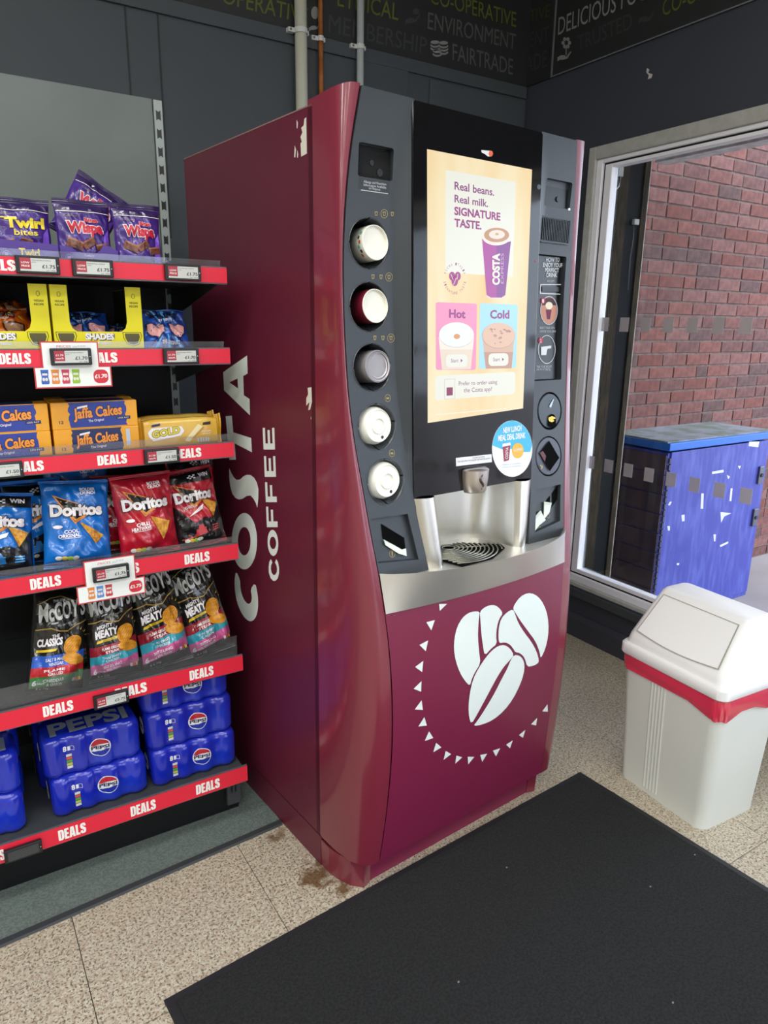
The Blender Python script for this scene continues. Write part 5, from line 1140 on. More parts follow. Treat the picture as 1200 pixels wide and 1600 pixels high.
def sweet(label, x, y, z, w_, h_, lean, seed, kind, roll=0.0, yaw=0.0, d_=0.045):
    m = BLU if kind == 'b' else ORA
    t, fr = make_bag('sweet_bag', label, 'bag', x, y, z, w_, h_, d_, m, lean, roll, yaw, seed, 'sweet bags', 0.004, 0.06)
    W = w_/2
    for k in range(7):
        a = -W*.85+k*W*.27; tgt = (0, h_*.45)
        P = [(a-W*.05, h_*.96), (a+W*.08, h_*.96), (tgt[0]+(a-tgt[0])*.3+W*.02, h_*.6), (tgt[0]+(a-tgt[0])*.3-W*.02, h_*.6)]
        bs(t, fr, (BLl if k % 2 else BLn) if kind == 'b' else (ORY if k % 2 else film('orange_red', 'b8401a')), P, 1)
        P = [(a-W*.05, h_*.03), (a+W*.09, h_*.03), (tgt[0]+(a-tgt[0])*.4+W*.02, h_*.3), (tgt[0]+(a-tgt[0])*.4-W*.02, h_*.3)]
        bs(t, fr, (BLl if k % 2 else BLn) if kind == 'b' else (ORY if k % 2 else film('orange_red', 'b8401a')), P, 1)
    for sx in (-1, 1):
        cx = sx*W*.46; lens = [(cx-W*.34, h_*.55), (cx+W*.34, h_*.55), (cx+W*.30, h_*.38), (cx+W*.08, h_*.25), (cx-W*.18, h_*.28), (cx-W*.33, h_*.42)]
        bs(t, fr, BLn if kind == 'b' else film('brown_rim', '4a2412'), [(cx+(p[0]-cx)*1.22, h_*.42+(p[1]-h_*.42)*1.25) for p in lens], 2); bs(t, fr, PKI if kind == 'b' else film('sweet_peach', 'b98a6a', 0.35, 0.3), lens, 3)
    bt(t, fr, film('ink_dark', '14151f'), 'SHADES', (-W*.62, h_*.72), (W*.55, h_*.72), (-W*.62, h_*.86), BOLD, 3); bt(t, fr, WHI, 'BY NIKO', (-W*.25, h_*.63), (W*.3, h_*.63), (-W*.25, h_*.69), MID, 3)
    bt(t, fr, WHI, 'THE ORIGINALS', (-W*.3, h_*.10), (W*.45, h_*.10), (-W*.3, h_*.16), MID, 3)
    return t
sweet('blue sweet bag with sunglasses lying loose right of the yellow cartons', 0.520, 1.862, Z2+0.004, 0.122, 0.118, R(-34), 11, 'b')
sweet('blue sweet bag slumped inside the yellow carton, left one', 0.335, 1.905, Z2+0.004, 0.125, 0.120, R(-42), 12, 'b')
sweet('blue sweet bag lying deep inside the yellow carton, right one', 0.412, 1.95, Z2+0.004, 0.10, 0.10, R(-55), 13, 'b', 0, R(-18))
sweet('orange sweet bag slumped at the front of the left yellow carton', 0.150, 1.90, Z2+0.004, 0.125, 0.120, R(-38), 14, 'o')
sweet('orange sweet bag lying on top of another in the left yellow carton', 0.165, 1.94, Z2+0.060, 0.125, 0.110, R(-62), 15, 'o', 0, R(8))

# ---- third shelf: biscuit boxes and a gold bar pack
Z3 = SH[2][2]; JO = mat('box_orange', 'f0a41c', 0.4, coat=0.2, c2='f3b224', scale=5); JB = mat('box_blue', '2c3f9c', 0.4); JN = mat('box_navy', '232a5c', 0.4); JT = mat('box_letter_orange', 'f59a3c', 0.4)
def jag(x, z0, z1, n, amp, rs):
    return [(x+rs.uniform(-amp, amp), z0+(z1-z0)*k/n) for k in range(n+1)]
def biscuit_box(label, x, y, z, variant, group='orange biscuit boxes'):
    w_, h_, d_ = 0.200, 0.0645, 0.075
    t = thing('biscuit_box', label, 'box', (x, y, z), (0, 0, 0), group)
    box('carton', JO, t, -w_/2, w_/2, 0.0, d_, 0.0, h_, 0.0015)
    rs = random.Random(int(x*1000)+int(z*1000))
    on = lambda a, b, o: (a, -o, b); ot = lambda a, b, o: (a, b, h_+o)
    x0, x1 = -0.060, (0.072 if variant == 0 else 0.058)
    L = jag(x0, 0.003, h_-0.001, 9, 0.003, rs); Rr = jag(x1, 0.003, h_-0.001, 9, 0.003, rs)
    decal('blue_field', JB if variant == 0 else JN, t, [poly2(L+Rr[::-1])], on, 0.0005)
    decal('top_field', JN, t, [poly2(jag(x0, 0.002, d_-0.002, 6, 0.003, rs)+jag(x1, 0.002, d_-0.002, 6, 0.003, rs)[::-1])], ot, 0.0005)
    decal('lettering', JN, t, [fit_text('Jaffa Cakes', (x0+0.010, 0.025), (x1-0.010, 0.031), (x0+0.010, 0.048), OUT, 0, THIN)], on, 0.0008); decal('lettering', JT, t, [fit_text('Jaffa Cakes', (x0+0.010, 0.025), (x1-0.010, 0.031), (x0+0.010, 0.048), BOLD)], on, 0.0013)
    decal('lettering', WHI, t, [fit_text('The Original', (-0.018, 0.015), (0.018, 0.017), (-0.018, 0.0205), MID)], on, 0.0010); decal('brand_patch', WHI, t, [poly2([(-0.042, 0.048), (-0.018, 0.052), (-0.017, 0.057), (-0.041, 0.053)])], on, 0.0010)
    decal('lettering', JN, t, [fit_text('12', (-0.084, 0.014), (-0.075, 0.014), (-0.084, 0.021), MID)], on, 0.0006)
    if variant == 0: decal('info_strip', JN, t, [poly2(rect(0.048, 0.082, 0.018, 0.026))], on, 0.0010); decal('lettering', WHI, t, [fit_text('LESS FAT', (0.052, 0.020), (0.078, 0.020), (0.052, 0.0235))], on, 0.0014)
    else: decal('info_strip', mat('info_pale', 'c6cfe0', 0.5), t, [poly2(rect(0.068, 0.078, 0.016, 0.058))], on, 0.0006)
    MB().box(-w_/2+0.002, w_/2-0.002, 0.002, 0.003, h_-0.0001, h_+0.0004).build('top_fold', JO, t)
    return t
biscuit_box('orange and blue biscuit box, upper one of the right stack', 0.329, 1.862, Z3+0.065, 0); biscuit_box('orange and blue biscuit box, lower one of the right stack', 0.329, 1.860, Z3, 1)
biscuit_box('orange and blue biscuit box, upper one of the left stack', 0.123, 1.862, Z3+0.065, 0); biscuit_box('orange and blue biscuit box, lower one of the left stack', 0.123, 1.860, Z3, 0)
biscuit_box('orange biscuit box behind the upper box of the right stack', 0.334, 1.942, Z3+0.065, 0); biscuit_box('orange biscuit box behind the lower box of the right stack', 0.335, 1.942, Z3, 1)
GO = mat('film_gold', 'd9a83a', 0.3, coat=0.5, c2='e6c05a', scale=8); GOl = film('gold_pale', 'efe0b0', 0.4, 0.2)
def gold_pack(label, x, y, z):
    w_, h_, d_ = 0.192, 0.078, 0.055
    t = thing('biscuit_pack', label, 'pack', (x, y, z), (R(-4), 0, 0), 'gold biscuit packs')
    def sec(a):   # cross-section ring at position a along the pack
        s = a/(w_/2); k = 1-0.12*abs(s)**6; r = []
        for q in range(20):
            th = 2*math.pi*q/20; c_, s_ = math.cos(th), math.sin(th)
            yy = d_/2*k*math.copysign(abs(c_)**0.35, c_); zz = h_/2*k*math.copysign(abs(s_)**0.35, s_)
            zz += 0.0015*noise.noise(Vector((a*40, q*.7, 3)))
            r.append((a, d_/2-yy, h_/2+zz))
        return r
    MB().loft([sec(-w_/2+w_*k/24) for k in range(25)]).build('wrapper', GO, t, smooth=True, auto=60)
    for sx in (-1, 1):
        MB().grid(lambda a, b: (sx*(w_/2+0.020*b), d_/2+0.003*math.sin(b*9)+0.004*math.sin(a*7)*b, 0.004+a*(h_-0.002)*(1+0.06*b)), 10, 8).build('crimped_end', mat('film_gold_end', 'd9a416', 0.3, coat=0.5), t, smooth=True, fix=False)
    on = lambda a, b, o: (a, 0.0005-o, b)
    decal('label_patch', WHI, t, [poly2([(-.086, .034), (-.076, .022), (-.004, .032), (.006, .044), (.0, .056), (-.078, .055), (-.088, .045)])], on, 0.0012)
    decal('lettering', mat('gold_letter_rim', '8a7a1e', 0.5), t, [fit_text('GOLD', (-.076, .031), (-.006, .040), (-.077, .047), OUT, 0, THIN)], on, 0.0016); decal('lettering', mat('gold_letter', 'e2cd3e', 0.4), t, [fit_text('GOLD', (-.076, .031), (-.006, .040), (-.077, .047), BOLD)], on, 0.0021)
    decal('brand_patch', JN, t, [poly2([(-.078, .058), (-.056, .061), (-.055, .067), (-.077, .064)])], on, 0.0012); decal('brand_patch', mat('patch_dark', '2e2413', 0.5), t, [poly2([(.056, .056), (.078, .057), (.078, .065), (.058, .063)])], on, 0.0012)
    decal('bar_picture', GOl, t, [poly2([(.012, .026), (.026, .024), (.056, .052), (.044, .060)]), poly2([(.006, .018), (.018, .014), (.026, .022), (.012, .026)])], on, 0.0012); decal('bar_picture', mat('film_gold_shadow', 'c08a2a', 0.4), t, [poly2([(.026, .024), (.030, .021), (.060, .049), (.056, .052)])], on, 0.0013)
    decal('info_strip', mat('info_blue', 'b9cbe4', 0.5), t, [poly2(rect(.040, .044, .012, .022)), poly2(rect(.047, .051, .012, .022)), poly2(rect(.054, .058, .012, .022)), poly2(rect(.061, .065, .012, .022)), poly2(rect(.068, .072, .012, .022))], on, 0.0012)
    decal('lettering', WHI, t, [fit_text('GOLD BARS', (.052, .038), (.078, .038), (.052, .042)), fit_text('caramel', (.054, .032), (.076, .032), (.054, .036))], on, 0.0012)
gold_pack('gold wrapped biscuit bar pack right of the orange boxes', 0.538, 1.852, Z3); gold_pack('gold wrapped biscuit pack behind the front gold pack', 0.545, 1.925, Z3)

# ---- fourth shelf: tortilla chip bags
Z4 = SH[3][2]; DB = mat('film_chip_blue', '1272cc', 0.24, coat=0.6, bump=0.25, bscale=38, c2='0f63ba', scale=5); DR = mat('film_chip_red', 'bf1830', 0.24, coat=0.6, bump=0.25, bscale=38, c2='8c1024', scale=6, lo=0.35, hi=0.75); DK = film('chip_black', '141418'); CHP = mat('film_chip_picture', 'd9a13a', 0.45, c2='b8762a', scale=90, detail=4); ORN = film('chip_orange_line', 'dc8a3a', 0.4, 0.2)
def chips(label, x, y, z, w_, h_, colr, lean=R(-12), roll=0.0, yaw=0.0, seed=0, race=False, sub=('COOL', 'ORIGINAL')):
    m = DB if colr == 'b' else DR
    t, fr = make_bag('tortilla_chip_bag', label, 'crisp bag', x, y, z, w_, h_, 0.075, m, lean, roll, yaw, seed, 'tortilla chip bags', 0.005, 0.05)
    W = w_/2
    if race:
        bs(t, fr, DK, [(-W*.95, h_*.02), (W*.95, h_*.02), (W*.95, h_*.55), (W*.45, h_*.33), (W*.2, h_*.36), (-W*.2, h_*.30), (-W*.95, h_*.60)], 1); bs(t, fr, DK, [(-W*.95, h_*.86), (W*.95, h_*.84), (W*.95, h_*.985), (-W*.95, h_*.985)], 1)
        for k in range(3): bs(t, fr, film('race_line_'+colr, '3aa0f0' if colr == 'b' else 'd64a4a'), [(-W*.8+k*W*.25, h_*(.10+.05*k)), (W*.7, h_*(.16+.03*k)), (W*.7, h_*(.175+.03*k)), (-W*.8+k*W*.25, h_*(.112+.05*k))], 2)
        bs(t, fr, film('race_car_'+colr, '2b6fb0' if colr == 'b' else 'c23a44'), [(-W*.5, h_*.14), (W*.4, h_*.14), (W*.45, h_*.18), (W*.12, h_*.20), (W*.05, h_*.27), (-W*.1, h_*.27), (-W*.15, h_*.20), (-W*.5, h_*.18)], 3)
        for sx in (-.38, .3): bs(t, fr, DK, ell(W*sx, h_*.19, W*.14, W*.16, 14), 4)
        bs(t, fr, WHI, [(-W*.4, h_*.40), (W*.2, h_*.47), (W*.28, h_*.53), (W*.05, h_*.50)], 3); bt(t, fr, WHI, 'WIN', (W*.35, h_*.90), (W*.75, h_*.90), (W*.35, h_*.95), BOLD, 3)
        for k in range(4):
            for q in range(3):
                if (k+q) % 2: bs(t, fr, WHI, rect(-W*.1+k*W*.08, -W*.02+k*W*.08, h_*(.89+.018*q), h_*(.908+.018*q)), 3)
    # black triangle with an orange outline behind the logo
    T1 = [(-W*.72, h_*.86), (W*.60, h_*.66), (-W*.12, h_*.50)]
    bs(t, fr, ORN, T1, 2); c0 = (sum(p[0] for p in T1)/3, sum(p[1] for p in T1)/3); bs(t, fr, DK, [(c0[0]+(p[0]-c0[0])*.86, c0[1]+(p[1]-c0[1])*.86) for p in T1], 3)
    bt(t, fr, WHI, 'Doritos', (-W*.78, h_*.605), (W*.72, h_*.605), (-W*.78, h_*.735), HEAVY, 5, outline=DK)
    bs(t, fr, ORN, [(-W*.22, h_*.58), (-W*.10, h_*.53), (W*.25, h_*.60), (W*.25, h_*.615), (-W*.09, h_*.555), (-W*.18, h_*.595)], 6)
    if not race:
        bs(t, fr, CHP, [(W*.05, h_*.50), (W*.72, h_*.40), (W*.40, h_*.17)] if colr == 'r' else [(W*.02, h_*.52), (W*.18, h_*.49), (W*.75, h_*.34), (W*.48, h_*.24), (W*.30, h_*.36)], 3)
        bt(t, fr, WHI, sub[0], (-W*.45, h_*.385), (-W*.02, h_*.395), (-W*.45, h_*.425), BOLD, 4); bt(t, fr, WHI, sub[1], (-W*.62, h_*.33), (W*.02, h_*.345), (-W*.62, h_*.37), BOLD, 4)
        bs(t, fr, WHI, [(-W*.55, h_*.318), (W*.02, h_*.330), (W*.02, h_*.336), (-W*.55, h_*.324)], 4)
        bt(t, fr, WHI, 'BOLDER', (W*.10, h_*.90), (W*.55, h_*.90), (W*.10, h_*.935), BOLD, 4); bt(t, fr, WHI, 'CRUNCH', (W*.10, h_*.855), (W*.55, h_*.855), (W*.10, h_*.89), BOLD, 4)
        bs(t, fr, WHI, ell(-W*.62, h_*.47, W*.14, h_*.022, 16), 4)
    else: bs(t, fr, CHP, [(W*.25, h_*.62), (W*.85, h_*.52), (W*.55, h_*.34)], 3); bt(t, fr, WHI, sub[0]+' '+sub[1], (-W*.55, h_*.50), (W*.0, h_*.52), (-W*.55, h_*.54), MID, 4)
    for k, c_ in enumerate(('e8e6dc', 'd9b64a', '9bbf3a', 'e0e0d6')): bs(t, fr, film('nutri_'+c_, c_, 0.4, 0.2), ell(-W*.62+k*W*.16, h_*.085, W*.10, h_*.026, 12), 4)
    return t
chips('blue tortilla chip bag leaning in the middle of the fourth shelf', 0.258, 1.872, Z4+0.008, 0.165, 0.205, 'b', R(-14), R(4), 0, 21)
chips('red tortilla chip bag standing upright in the middle of the fourth shelf', 0.440, 1.875, Z4+0.008, 0.158, 0.205, 'r', R(-8), R(-2), 0, 22, sub=('CHILLI', 'HEATWAVE'))
chips('red and black racing tortilla chip bag at the right end of the fourth shelf', 0.585, 1.885, Z4+0.008, 0.145, 0.205, 'r', R(-14), R(-6), 0, 23, True, ('CHILLI', 'HEATWAVE'))
chips('blue and black racing tortilla chip bag at the far left of the fourth shelf', 0.075, 1.868, Z4+0.008, 0.165, 0.195, 'b', R(-18), R(6), 0, 24, True)
chips('small blue racing tortilla chip bag behind the leaning blue bag', 0.178, 1.96, Z4+0.008, 0.14, 0.20, 'b', R(-6), 0, 0, 25, True)
chips('red tortilla chip bag tucked behind the upright red bag', 0.390, 1.96, Z4+0.008, 0.155, 0.19, 'r', R(-10), R(3), 0, 26, sub=('CHILLI', 'HEATWAVE'))
chips('black-topped racing tortilla chip bag behind the right-hand red bag', 0.600, 1.985, Z4+0.010, 0.145, 0.225, 'r', R(-8), 0, 0, 27, True, ('CHILLI', 'HEATWAVE'))
chips('dark blue tortilla chip bag at the back above the leaning blue bag', 0.300, 2.06, Z4+0.008, 0.17, 0.23, 'b', R(-4), 0, 0, 28)

# ---- fifth shelf: ridged crisp multipacks
Z5 = SH[4][2]; MK = mat('film_multipack_black', '191816', 0.22, coat=0.6, bump=0.25, bscale=38); GLD = film('multi_gold', 'a98a48', 0.3, 0.3); SIL = mat('film_multi_silver', 'c4c6c4', 0.35, 0.2); CRI = mat('film_crisp', 'e0a024', 0.4, c2='c98012', scale=30, stretch=(1, 1, 6))
def crisps(label, x, y, z, w_, h_, kind, lean, roll, seed, yaw=0.0):
    t, fr = make_bag('crisp_multipack', label, 'crisp bag', x, y, z, w_, h_, 0.10, MK, lean, roll, yaw, seed, 'black crisp multipacks', 0.006, 0.045)
    W = w_/2
    bt(t, fr, SIL, 'McCOY\'S', (-W*.80, h_*.675), (W*.82, h_*.755), (-W*.83, h_*.83), BOLD, 3); bs(t, fr, SIL, [(-W*.42, h_*.655), (-W*.18, h_*.668), (-W*.18, h_*.682), (-W*.42, h_*.669)], 3)
    bt(t, fr, SIL, 'THE REAL', (-W*.38, h_*.86), (W*.08, h_*.885), (-W*.38, h_*.885), THIN, 3); bt(t, fr, SIL, 'FULL ON FLAVOUR', (-W*.2, h_*.635), (W*.4, h_*.675), (-W*.2, h_*.652), THIN, 3)
    ln = [(-W*.9, h_*.60), (-W*.4, h_*.625), (-W*.1, h_*.60), (W*.2, h_*.60), (W*.5, h_*.66), (W*.9, h_*.70)]
    bs(t, fr, GLD, ln+[(p[0], p[1]-h_*.012) for p in ln[::-1]], 2)
    l2 = [(-W*.9, h_*.84), (-W*.5, h_*.90), (-W*.1, h_*.93), (W*.3, h_*.90), (W*.5, h_*.88), (W*.9, h_*.92)]; bs(t, fr, GLD, l2+[(p[0], p[1]-h_*.006) for p in l2[::-1]], 2)
    if kind == 'meaty':
        bt(t, fr, WHI, 'MIGHTY', (-W*.62, h_*.525), (-W*.05, h_*.552), (-W*.62, h_*.560), BOLD, 3); bt(t, fr, WHI, 'MEATY', (-W*.70, h_*.435), (W*.12, h_*.47), (-W*.70, h_*.505), HEAVY, 3)
        bs(t, fr, film('multi_yellow', 'e2c02c', 0.4, 0.2), [(-W*.70, h_*.385), (W*.15, h_*.425), (W*.20, h_*.450), (-W*.66, h_*.412)], 2); bt(t, fr, DK, 'RIDGE CUT', (-W*.45, h_*.401), (W*.02, h_*.422), (-W*.45, h_*.415), THIN, 4)
        bands = (('multi_dark_red', '8c1a28', .245, .345, 'FLAME GRILLED', 'STEAK'), ('multi_teal', '2f93a8', .155, .245, 'THAI SWEET', 'CHICKEN'), ('multi_pink', 'c2558c', .06, .155, 'SIZZLING', 'KING PRAWN'))
    else:
        bt(t, fr, WHI, 'THE', (-W*.35, h_*.525), (-W*.1, h_*.54), (-W*.35, h_*.555), BOLD, 3); bt(t, fr, WHI, 'CLASSICS', (-W*.80, h_*.435), (W*.02, h_*.47), (-W*.80, h_*.50), HEAVY, 3)
        bs(t, fr, film('multi_yellow', 'e2c02c', 0.4, 0.2), [(-W*.85, h_*.375), (-W*.2, h_*.405), (-W*.15, h_*.43), (-W*.82, h_*.40)], 2)
        bands = (('multi_blue', '2f5fc2', .23, .34, 'SALT & MALT', 'VINEGAR'), ('multi_red', 'b8232c', .14, .23, 'FLAME', 'GRILLED'), ('multi_green', '2f7a35', .035, .14, 'CHEDDAR', '& ONION'))
    for n_, c_, b0, b1, s1, s2 in bands:
        sl = .07
        bs(t, fr, film(n_, c_, 0.3, 0.4), [(-W*.93, h_*b0), (W*.93, h_*(b0+sl)), (W*.93, h_*(b1+sl)), (-W*.93, h_*b1)], 1)
        hb = (b1-b0)*h_*.26
        bt(t, fr, WHI, s1, (-W*.52, h_*(b0+.5*(b1-b0)+sl*.2)), (W*.18, h_*(b0+.5*(b1-b0)+sl*.58)), (-W*.52, h_*(b0+.5*(b1-b0)+sl*.2)+hb), MID, 3); bt(t, fr, WHI, s2, (-W*.40, h_*(b0+.1*(b1-b0)+sl*.28)), (W*.12, h_*(b0+.1*(b1-b0)+sl*.56)), (-W*.40, h_*(b0+.1*(b1-b0)+sl*.28)+hb), MID, 3)
    # ridged crisps and flash marks
    def crisp(cx, cy, rx, ry, a):
        P = [(cx+rx*math.cos(R(q))*math.cos(R(a))-ry*math.sin(R(q))*math.sin(R(a)), cy+rx*math.cos(R(q))*math.sin(R(a))+ry*math.sin(R(q))*math.cos(R(a))) for q in range(0, 360, 18)]
        bs(t, fr, CRI, P, 4)
        for k in range(-3, 4):
            o = k*ry*.26; l_ = rx*math.sqrt(max(0, 1-(k*.26)**2))*.92
            c_, s_ = math.cos(R(a)), math.sin(R(a)); q0 = (cx-l_*c_-o*s_, cy-l_*s_+o*c_); q1 = (cx+l_*c_-o*s_, cy+l_*s_+o*c_); nx, ny = -s_*ry*.035, c_*ry*.035
            bs(t, fr, film('crisp_ridge', 'b8741a', 0.5, 0.1), [(q0[0]-nx, q0[1]-ny), (q1[0]-nx, q1[1]-ny), (q1[0]+nx, q1[1]+ny), (q0[0]+nx, q0[1]+ny)], 5)
    crisp(W*.42, h_*.46, W*.38, W*.31, 50); crisp(W*.50, h_*.325, W*.42, W*.21, -12)
    for a in (25, 45, 65):
        q = (W*.42+W*.52*math.cos(R(a)), h_*.49+W*.5*math.sin(R(a))); bs(t, fr, film('multi_yellow', 'e2c02c', 0.4, 0.2), [(q[0]-.001, q[1]), (q[0]+W*.12*math.cos(R(a)), q[1]+W*.12*math.sin(R(a))), (q[0]+.002, q[1]-.001)], 4)
    bt(t, fr, WHI, '6', (-W*.84, h_*.065), (-W*.72, h_*.07), (-W*.84, h_*.11), BOLD, 4); bt(t, fr, WHI, 'PACK', (-W*.68, h_*.075), (-W*.45, h_*.085), (-W*.68, h_*.092), MID, 4); bt(t, fr, WHI, '6 x 25g', (-W*.70, h_*.025), (-W*.30, h_*.03), (-W*.70, h_*.045), THIN, 4)
    for k, c_ in enumerate(('d9d9d2', 'c8573c', 'd9b64a')): bs(t, fr, film('nutri_'+c_, c_, 0.4, 0.2), rect(W*.5+k*W*.12, W*.6+k*W*.12, h_*.10, h_*.135), 4)
    return t
crisps('black crisp multipack with blue, red and green bands at the left', 0.168, 1.878, Z5+0.010, 0.140, 0.268, 'classic', R(-16), R(12), 31)
crisps('black crisp multipack with pink and teal bands beside the green-banded pack', 0.322, 1.882, Z5+0.010, 0.138, 0.262, 'meaty', R(-14), R(2), 32)
crisps('black crisp multipack with pink and teal bands, second from the machine', 0.466, 1.888, Z5+0.010, 0.146, 0.290, 'meaty', R(-18), R(-5), 33)
crisps('black crisp multipack with pink and teal bands nearest the machine', 0.600, 1.893, Z5+0.010, 0.140, 0.285, 'meaty', R(-18), R(-9), 34)
crisps('dark crisp multipack at the back behind the packs nearest the machine', 0.565, 2.06, Z5+0.012, 0.145, 0.30, 'meaty', R(-5), R(-3), 36)
crisps('black crisp multipack with green edge squeezed between the left two packs', 0.255, 1.985, Z5+0.010, 0.14, 0.255, 'classic', R(-10), R(4), 35)

# ---- bottom shelf: shrink-wrapped cola can packs
Z6 = SH[5][2]; PB = mat('film_cola_blue', '1727b0', 0.22, coat=0.6, c2='1f3cc4', scale=10, lo=0.45, hi=0.75); PBd = film('cola_navy', '101a4a', 0.4, 0.1); PRD = film('cola_red', 'b82034', 0.35, 0.2); PWH = film('cola_white', 'e8eaee', 0.4, 0.1); PGR = film('cola_grey', '8d949e', 0.4, 0.2)
RC = 0.0325; PW_, PD_, PH_ = 0.258, 0.130, 0.118
def outline(ins):
    cs = []; r = RC-ins; pts = []
    def arc(cx, cy, a0, a1, n):
        for k in range(n+1): a = R(a0+(a1-a0)*k/n); pts.append((cx+r*math.cos(a), cy+r*math.sin(a)))
    xs = [-0.0965+0.0643*k for k in range(4)]; y0, y1 = -PD_/2+RC, PD_/2-RC
    arc(xs[0], y0, 205, 312, 8)
    for k in (1, 2): arc(xs[k], y0, 228, 312, 7)
    arc(xs[3], y0, 228, 335, 8); arc(xs[3], y1, 25, 132, 8)
    for k in (2, 1): arc(xs[k], y1, 48, 132, 7)
    arc(xs[0], y1, 48, 155, 8)
    return pts
def cola_front(x):
    xs = [-0.0965+0.0643*k for k in range(4)]
    d = min(abs(x-c) for c in xs); d = min(d, RC*math.cos(R(48))*1.0+0.01)
    return -PD_/2+RC-math.sqrt(max(RC*RC-d*d, (RC*math.sin(R(48)))**2))
proto = None
def cola(label, x, y, z, yaw=0.0):
    global proto
    if proto is None:
        t = thing('cola_can_pack', label, 'drink pack', (0, 0, 0), (0, 0, 0), 'shrink-wrapped cola packs')
        lv = [(0.0, .012), (.003, .006), (.010, .0015), (.016, 0), (.098, 0), (.105, .0015), (.113, .006), (.1175, .013), (.118, .017)]
        MB().loft([[(p[0], p[1], z_) for p in outline(i_)] for z_, i_ in lv]).build('shrink_wrap', PB, t, smooth=True, auto=60)
        on = lambda a, b, o: (a, cola_front(a)-o, b)
        cx, cz, r = 0.018, 0.060, 0.0275
        decal('round_emblem', PWH, t, [poly2(ell(cx, cz, r, r, 36))], on, 0.0008, 0.006)
        decal('round_emblem', PRD, t, [poly2(ell(cx, cz, r*.92, r*.92, 20, 18, 162)+[(cx-r*.5, cz+r*.20), (cx, cz+r*.36), (cx+r*.5, cz+r*.38)])], on, 0.0013, 0.006)
        decal('round_emblem', film('cola_blue2', '1b2f9c', 0.4, 0.1), t, [poly2(ell(cx, cz, r*.92, r*.92, 20, 198, 342)+[(cx+r*.5, cz-r*.22), (cx, cz-r*.38), (cx-r*.5, cz-r*.42)])], on, 0.0013, 0.006)
        decal('lettering', PBd, t, [fit_text('PEPSI', (cx-r*.82, cz-r*.18), (cx+r*.82, cz-r*.14), (cx-r*.82, cz+r*.18), BOLD)], on, 0.0017, 0.006)
        decal('lettering', PWH, t, [fit_text('8', (-.075, .074), (-.067, .074), (-.075, .088), BOLD)], on, 0.0012, 0.006); decal('can_icon', PWH, t, [poly2(rrect(-.064, -.058, .074, .087, .001)), poly2(rrect(-.0575, -.048, .074, .087, .0015), [rrect(-.0567, -.0488, .0748, .0862, .001)])], on, 0.0012, 0.006)
        for k, c_ in enumerate(('d7d8d0', 'b9c24a', '5f9a3c', 'c8573c', 'd7d8d0')): decal('nutrition_mark', film('nutri_'+c_, c_, 0.4, 0.2), t, [poly2(rect(-.069, -.055, .020+k*.009, .0275+k*.009))], on, 0.0012, 0.006)
        decal('top_lettering', PGR, t, [fit_text('PEPSI', (-.098, -.040), (.098, -.040), (-.098, .022), BOLD)], lambda a, b, o: (a, b, PH_+o), 0.0008)
        sd = lambda a, b, o: (-PW_/2-0.0-o, a, b)
        decal('side_emblem', PWH, t, [poly2(ell(0.0, .060, .024, .026, 28))], sd, 0.0008); decal('side_lettering', PBd, t, [fit_text('PEPSI', (.020, .054), (-.020, .054), (.020, .067), BOLD)], sd, 0.0014)
        proto = t
    else: t = copy_tree(proto)
    t.location = (x, y, z); t.rotation_euler = (0, 0, yaw); t['label'] = label
    return t
YC = 1.925
cola('blue cola can pack at the bottom of the middle stack', 0.256, YC, Z6); cola('blue cola can pack on top of the middle stack of two', 0.246, YC+0.006, Z6+0.1185)
cola('blue cola can pack at the bottom of the right stack of three', 0.523, YC-0.004, Z6); cola('blue cola can pack in the middle of the right stack of three', 0.518, YC, Z6+0.1185); cola('blue cola can pack on top of the right stack, half behind the shelf edge', 0.510, YC+0.004, Z6+0.237)
cola('blue cola can pack at the bottom of the far left stack', -0.062, YC, Z6); cola('blue cola can pack on top of the far left stack', -0.062, YC+0.004, Z6+0.1185)
cola('shadowed cola can pack behind the top pack of the middle stack', 0.238, YC+0.15, Z6+0.1185); cola('shadowed cola can pack at the bottom of the back row behind the middle stack', 0.240, YC+0.148, Z6)
cola('shadowed cola can pack low in the back row behind the far left stack', -0.05, YC+0.148, Z6); cola('shadowed cola can pack in the middle of the back row at the far left', -0.05, YC+0.15, Z6+0.1185); cola('shadowed cola can pack topmost in the back row at the far left', -0.05, YC+0.15, Z6+0.237)

# ================================================================== carpet strip, door mat, waste bin
M_carp = mat('carpet_grey_green', '6f7a76', 0.95, c2='5c6764', scale=160, bump=0.5, bscale=420); M_cedge = mat('carpet_edge_vinyl', '33353a', 0.6)
cp0, cp1 = PZ(0, 1482), PZ(440, 1290)
sl_ = (cp1.y-cp0.y)/(cp1.x-cp0.x)
def cy_(x): return cp0.y+sl_*(x-cp0.x)
ct_ = thing('carpet_strip', 'grey-green carpet strip under the shelves with black edging', 'carpet', (0, 0, 0))
xA, xB = -1.6, 0.742
MB().hexa([(xA, cy_(xA)+.022, 0), (xB, cy_(xB)+.022, 0), (xB-.055, 2.84, 0), (xA, 2.84, 0), (xA, cy_(xA)+.022, .004), (xB, cy_(xB)+.022, .004), (xB-.055, 2.84, .004), (xA, 2.84, .004)]).build('pile', M_carp, ct_)
MB().hexa([(xA, cy_(xA), 0), (xB, cy_(xB), 0), (xB, cy_(xB)+.022, 0), (xA, cy_(xA)+.022, 0), (xA, cy_(xA)+.004, .0055), (xB, cy_(xB)+.004, .0055), (xB, cy_(xB)+.022, .0058), (xA, cy_(xA)+.022, .0058)]).build('edging', M_cedge, ct_)
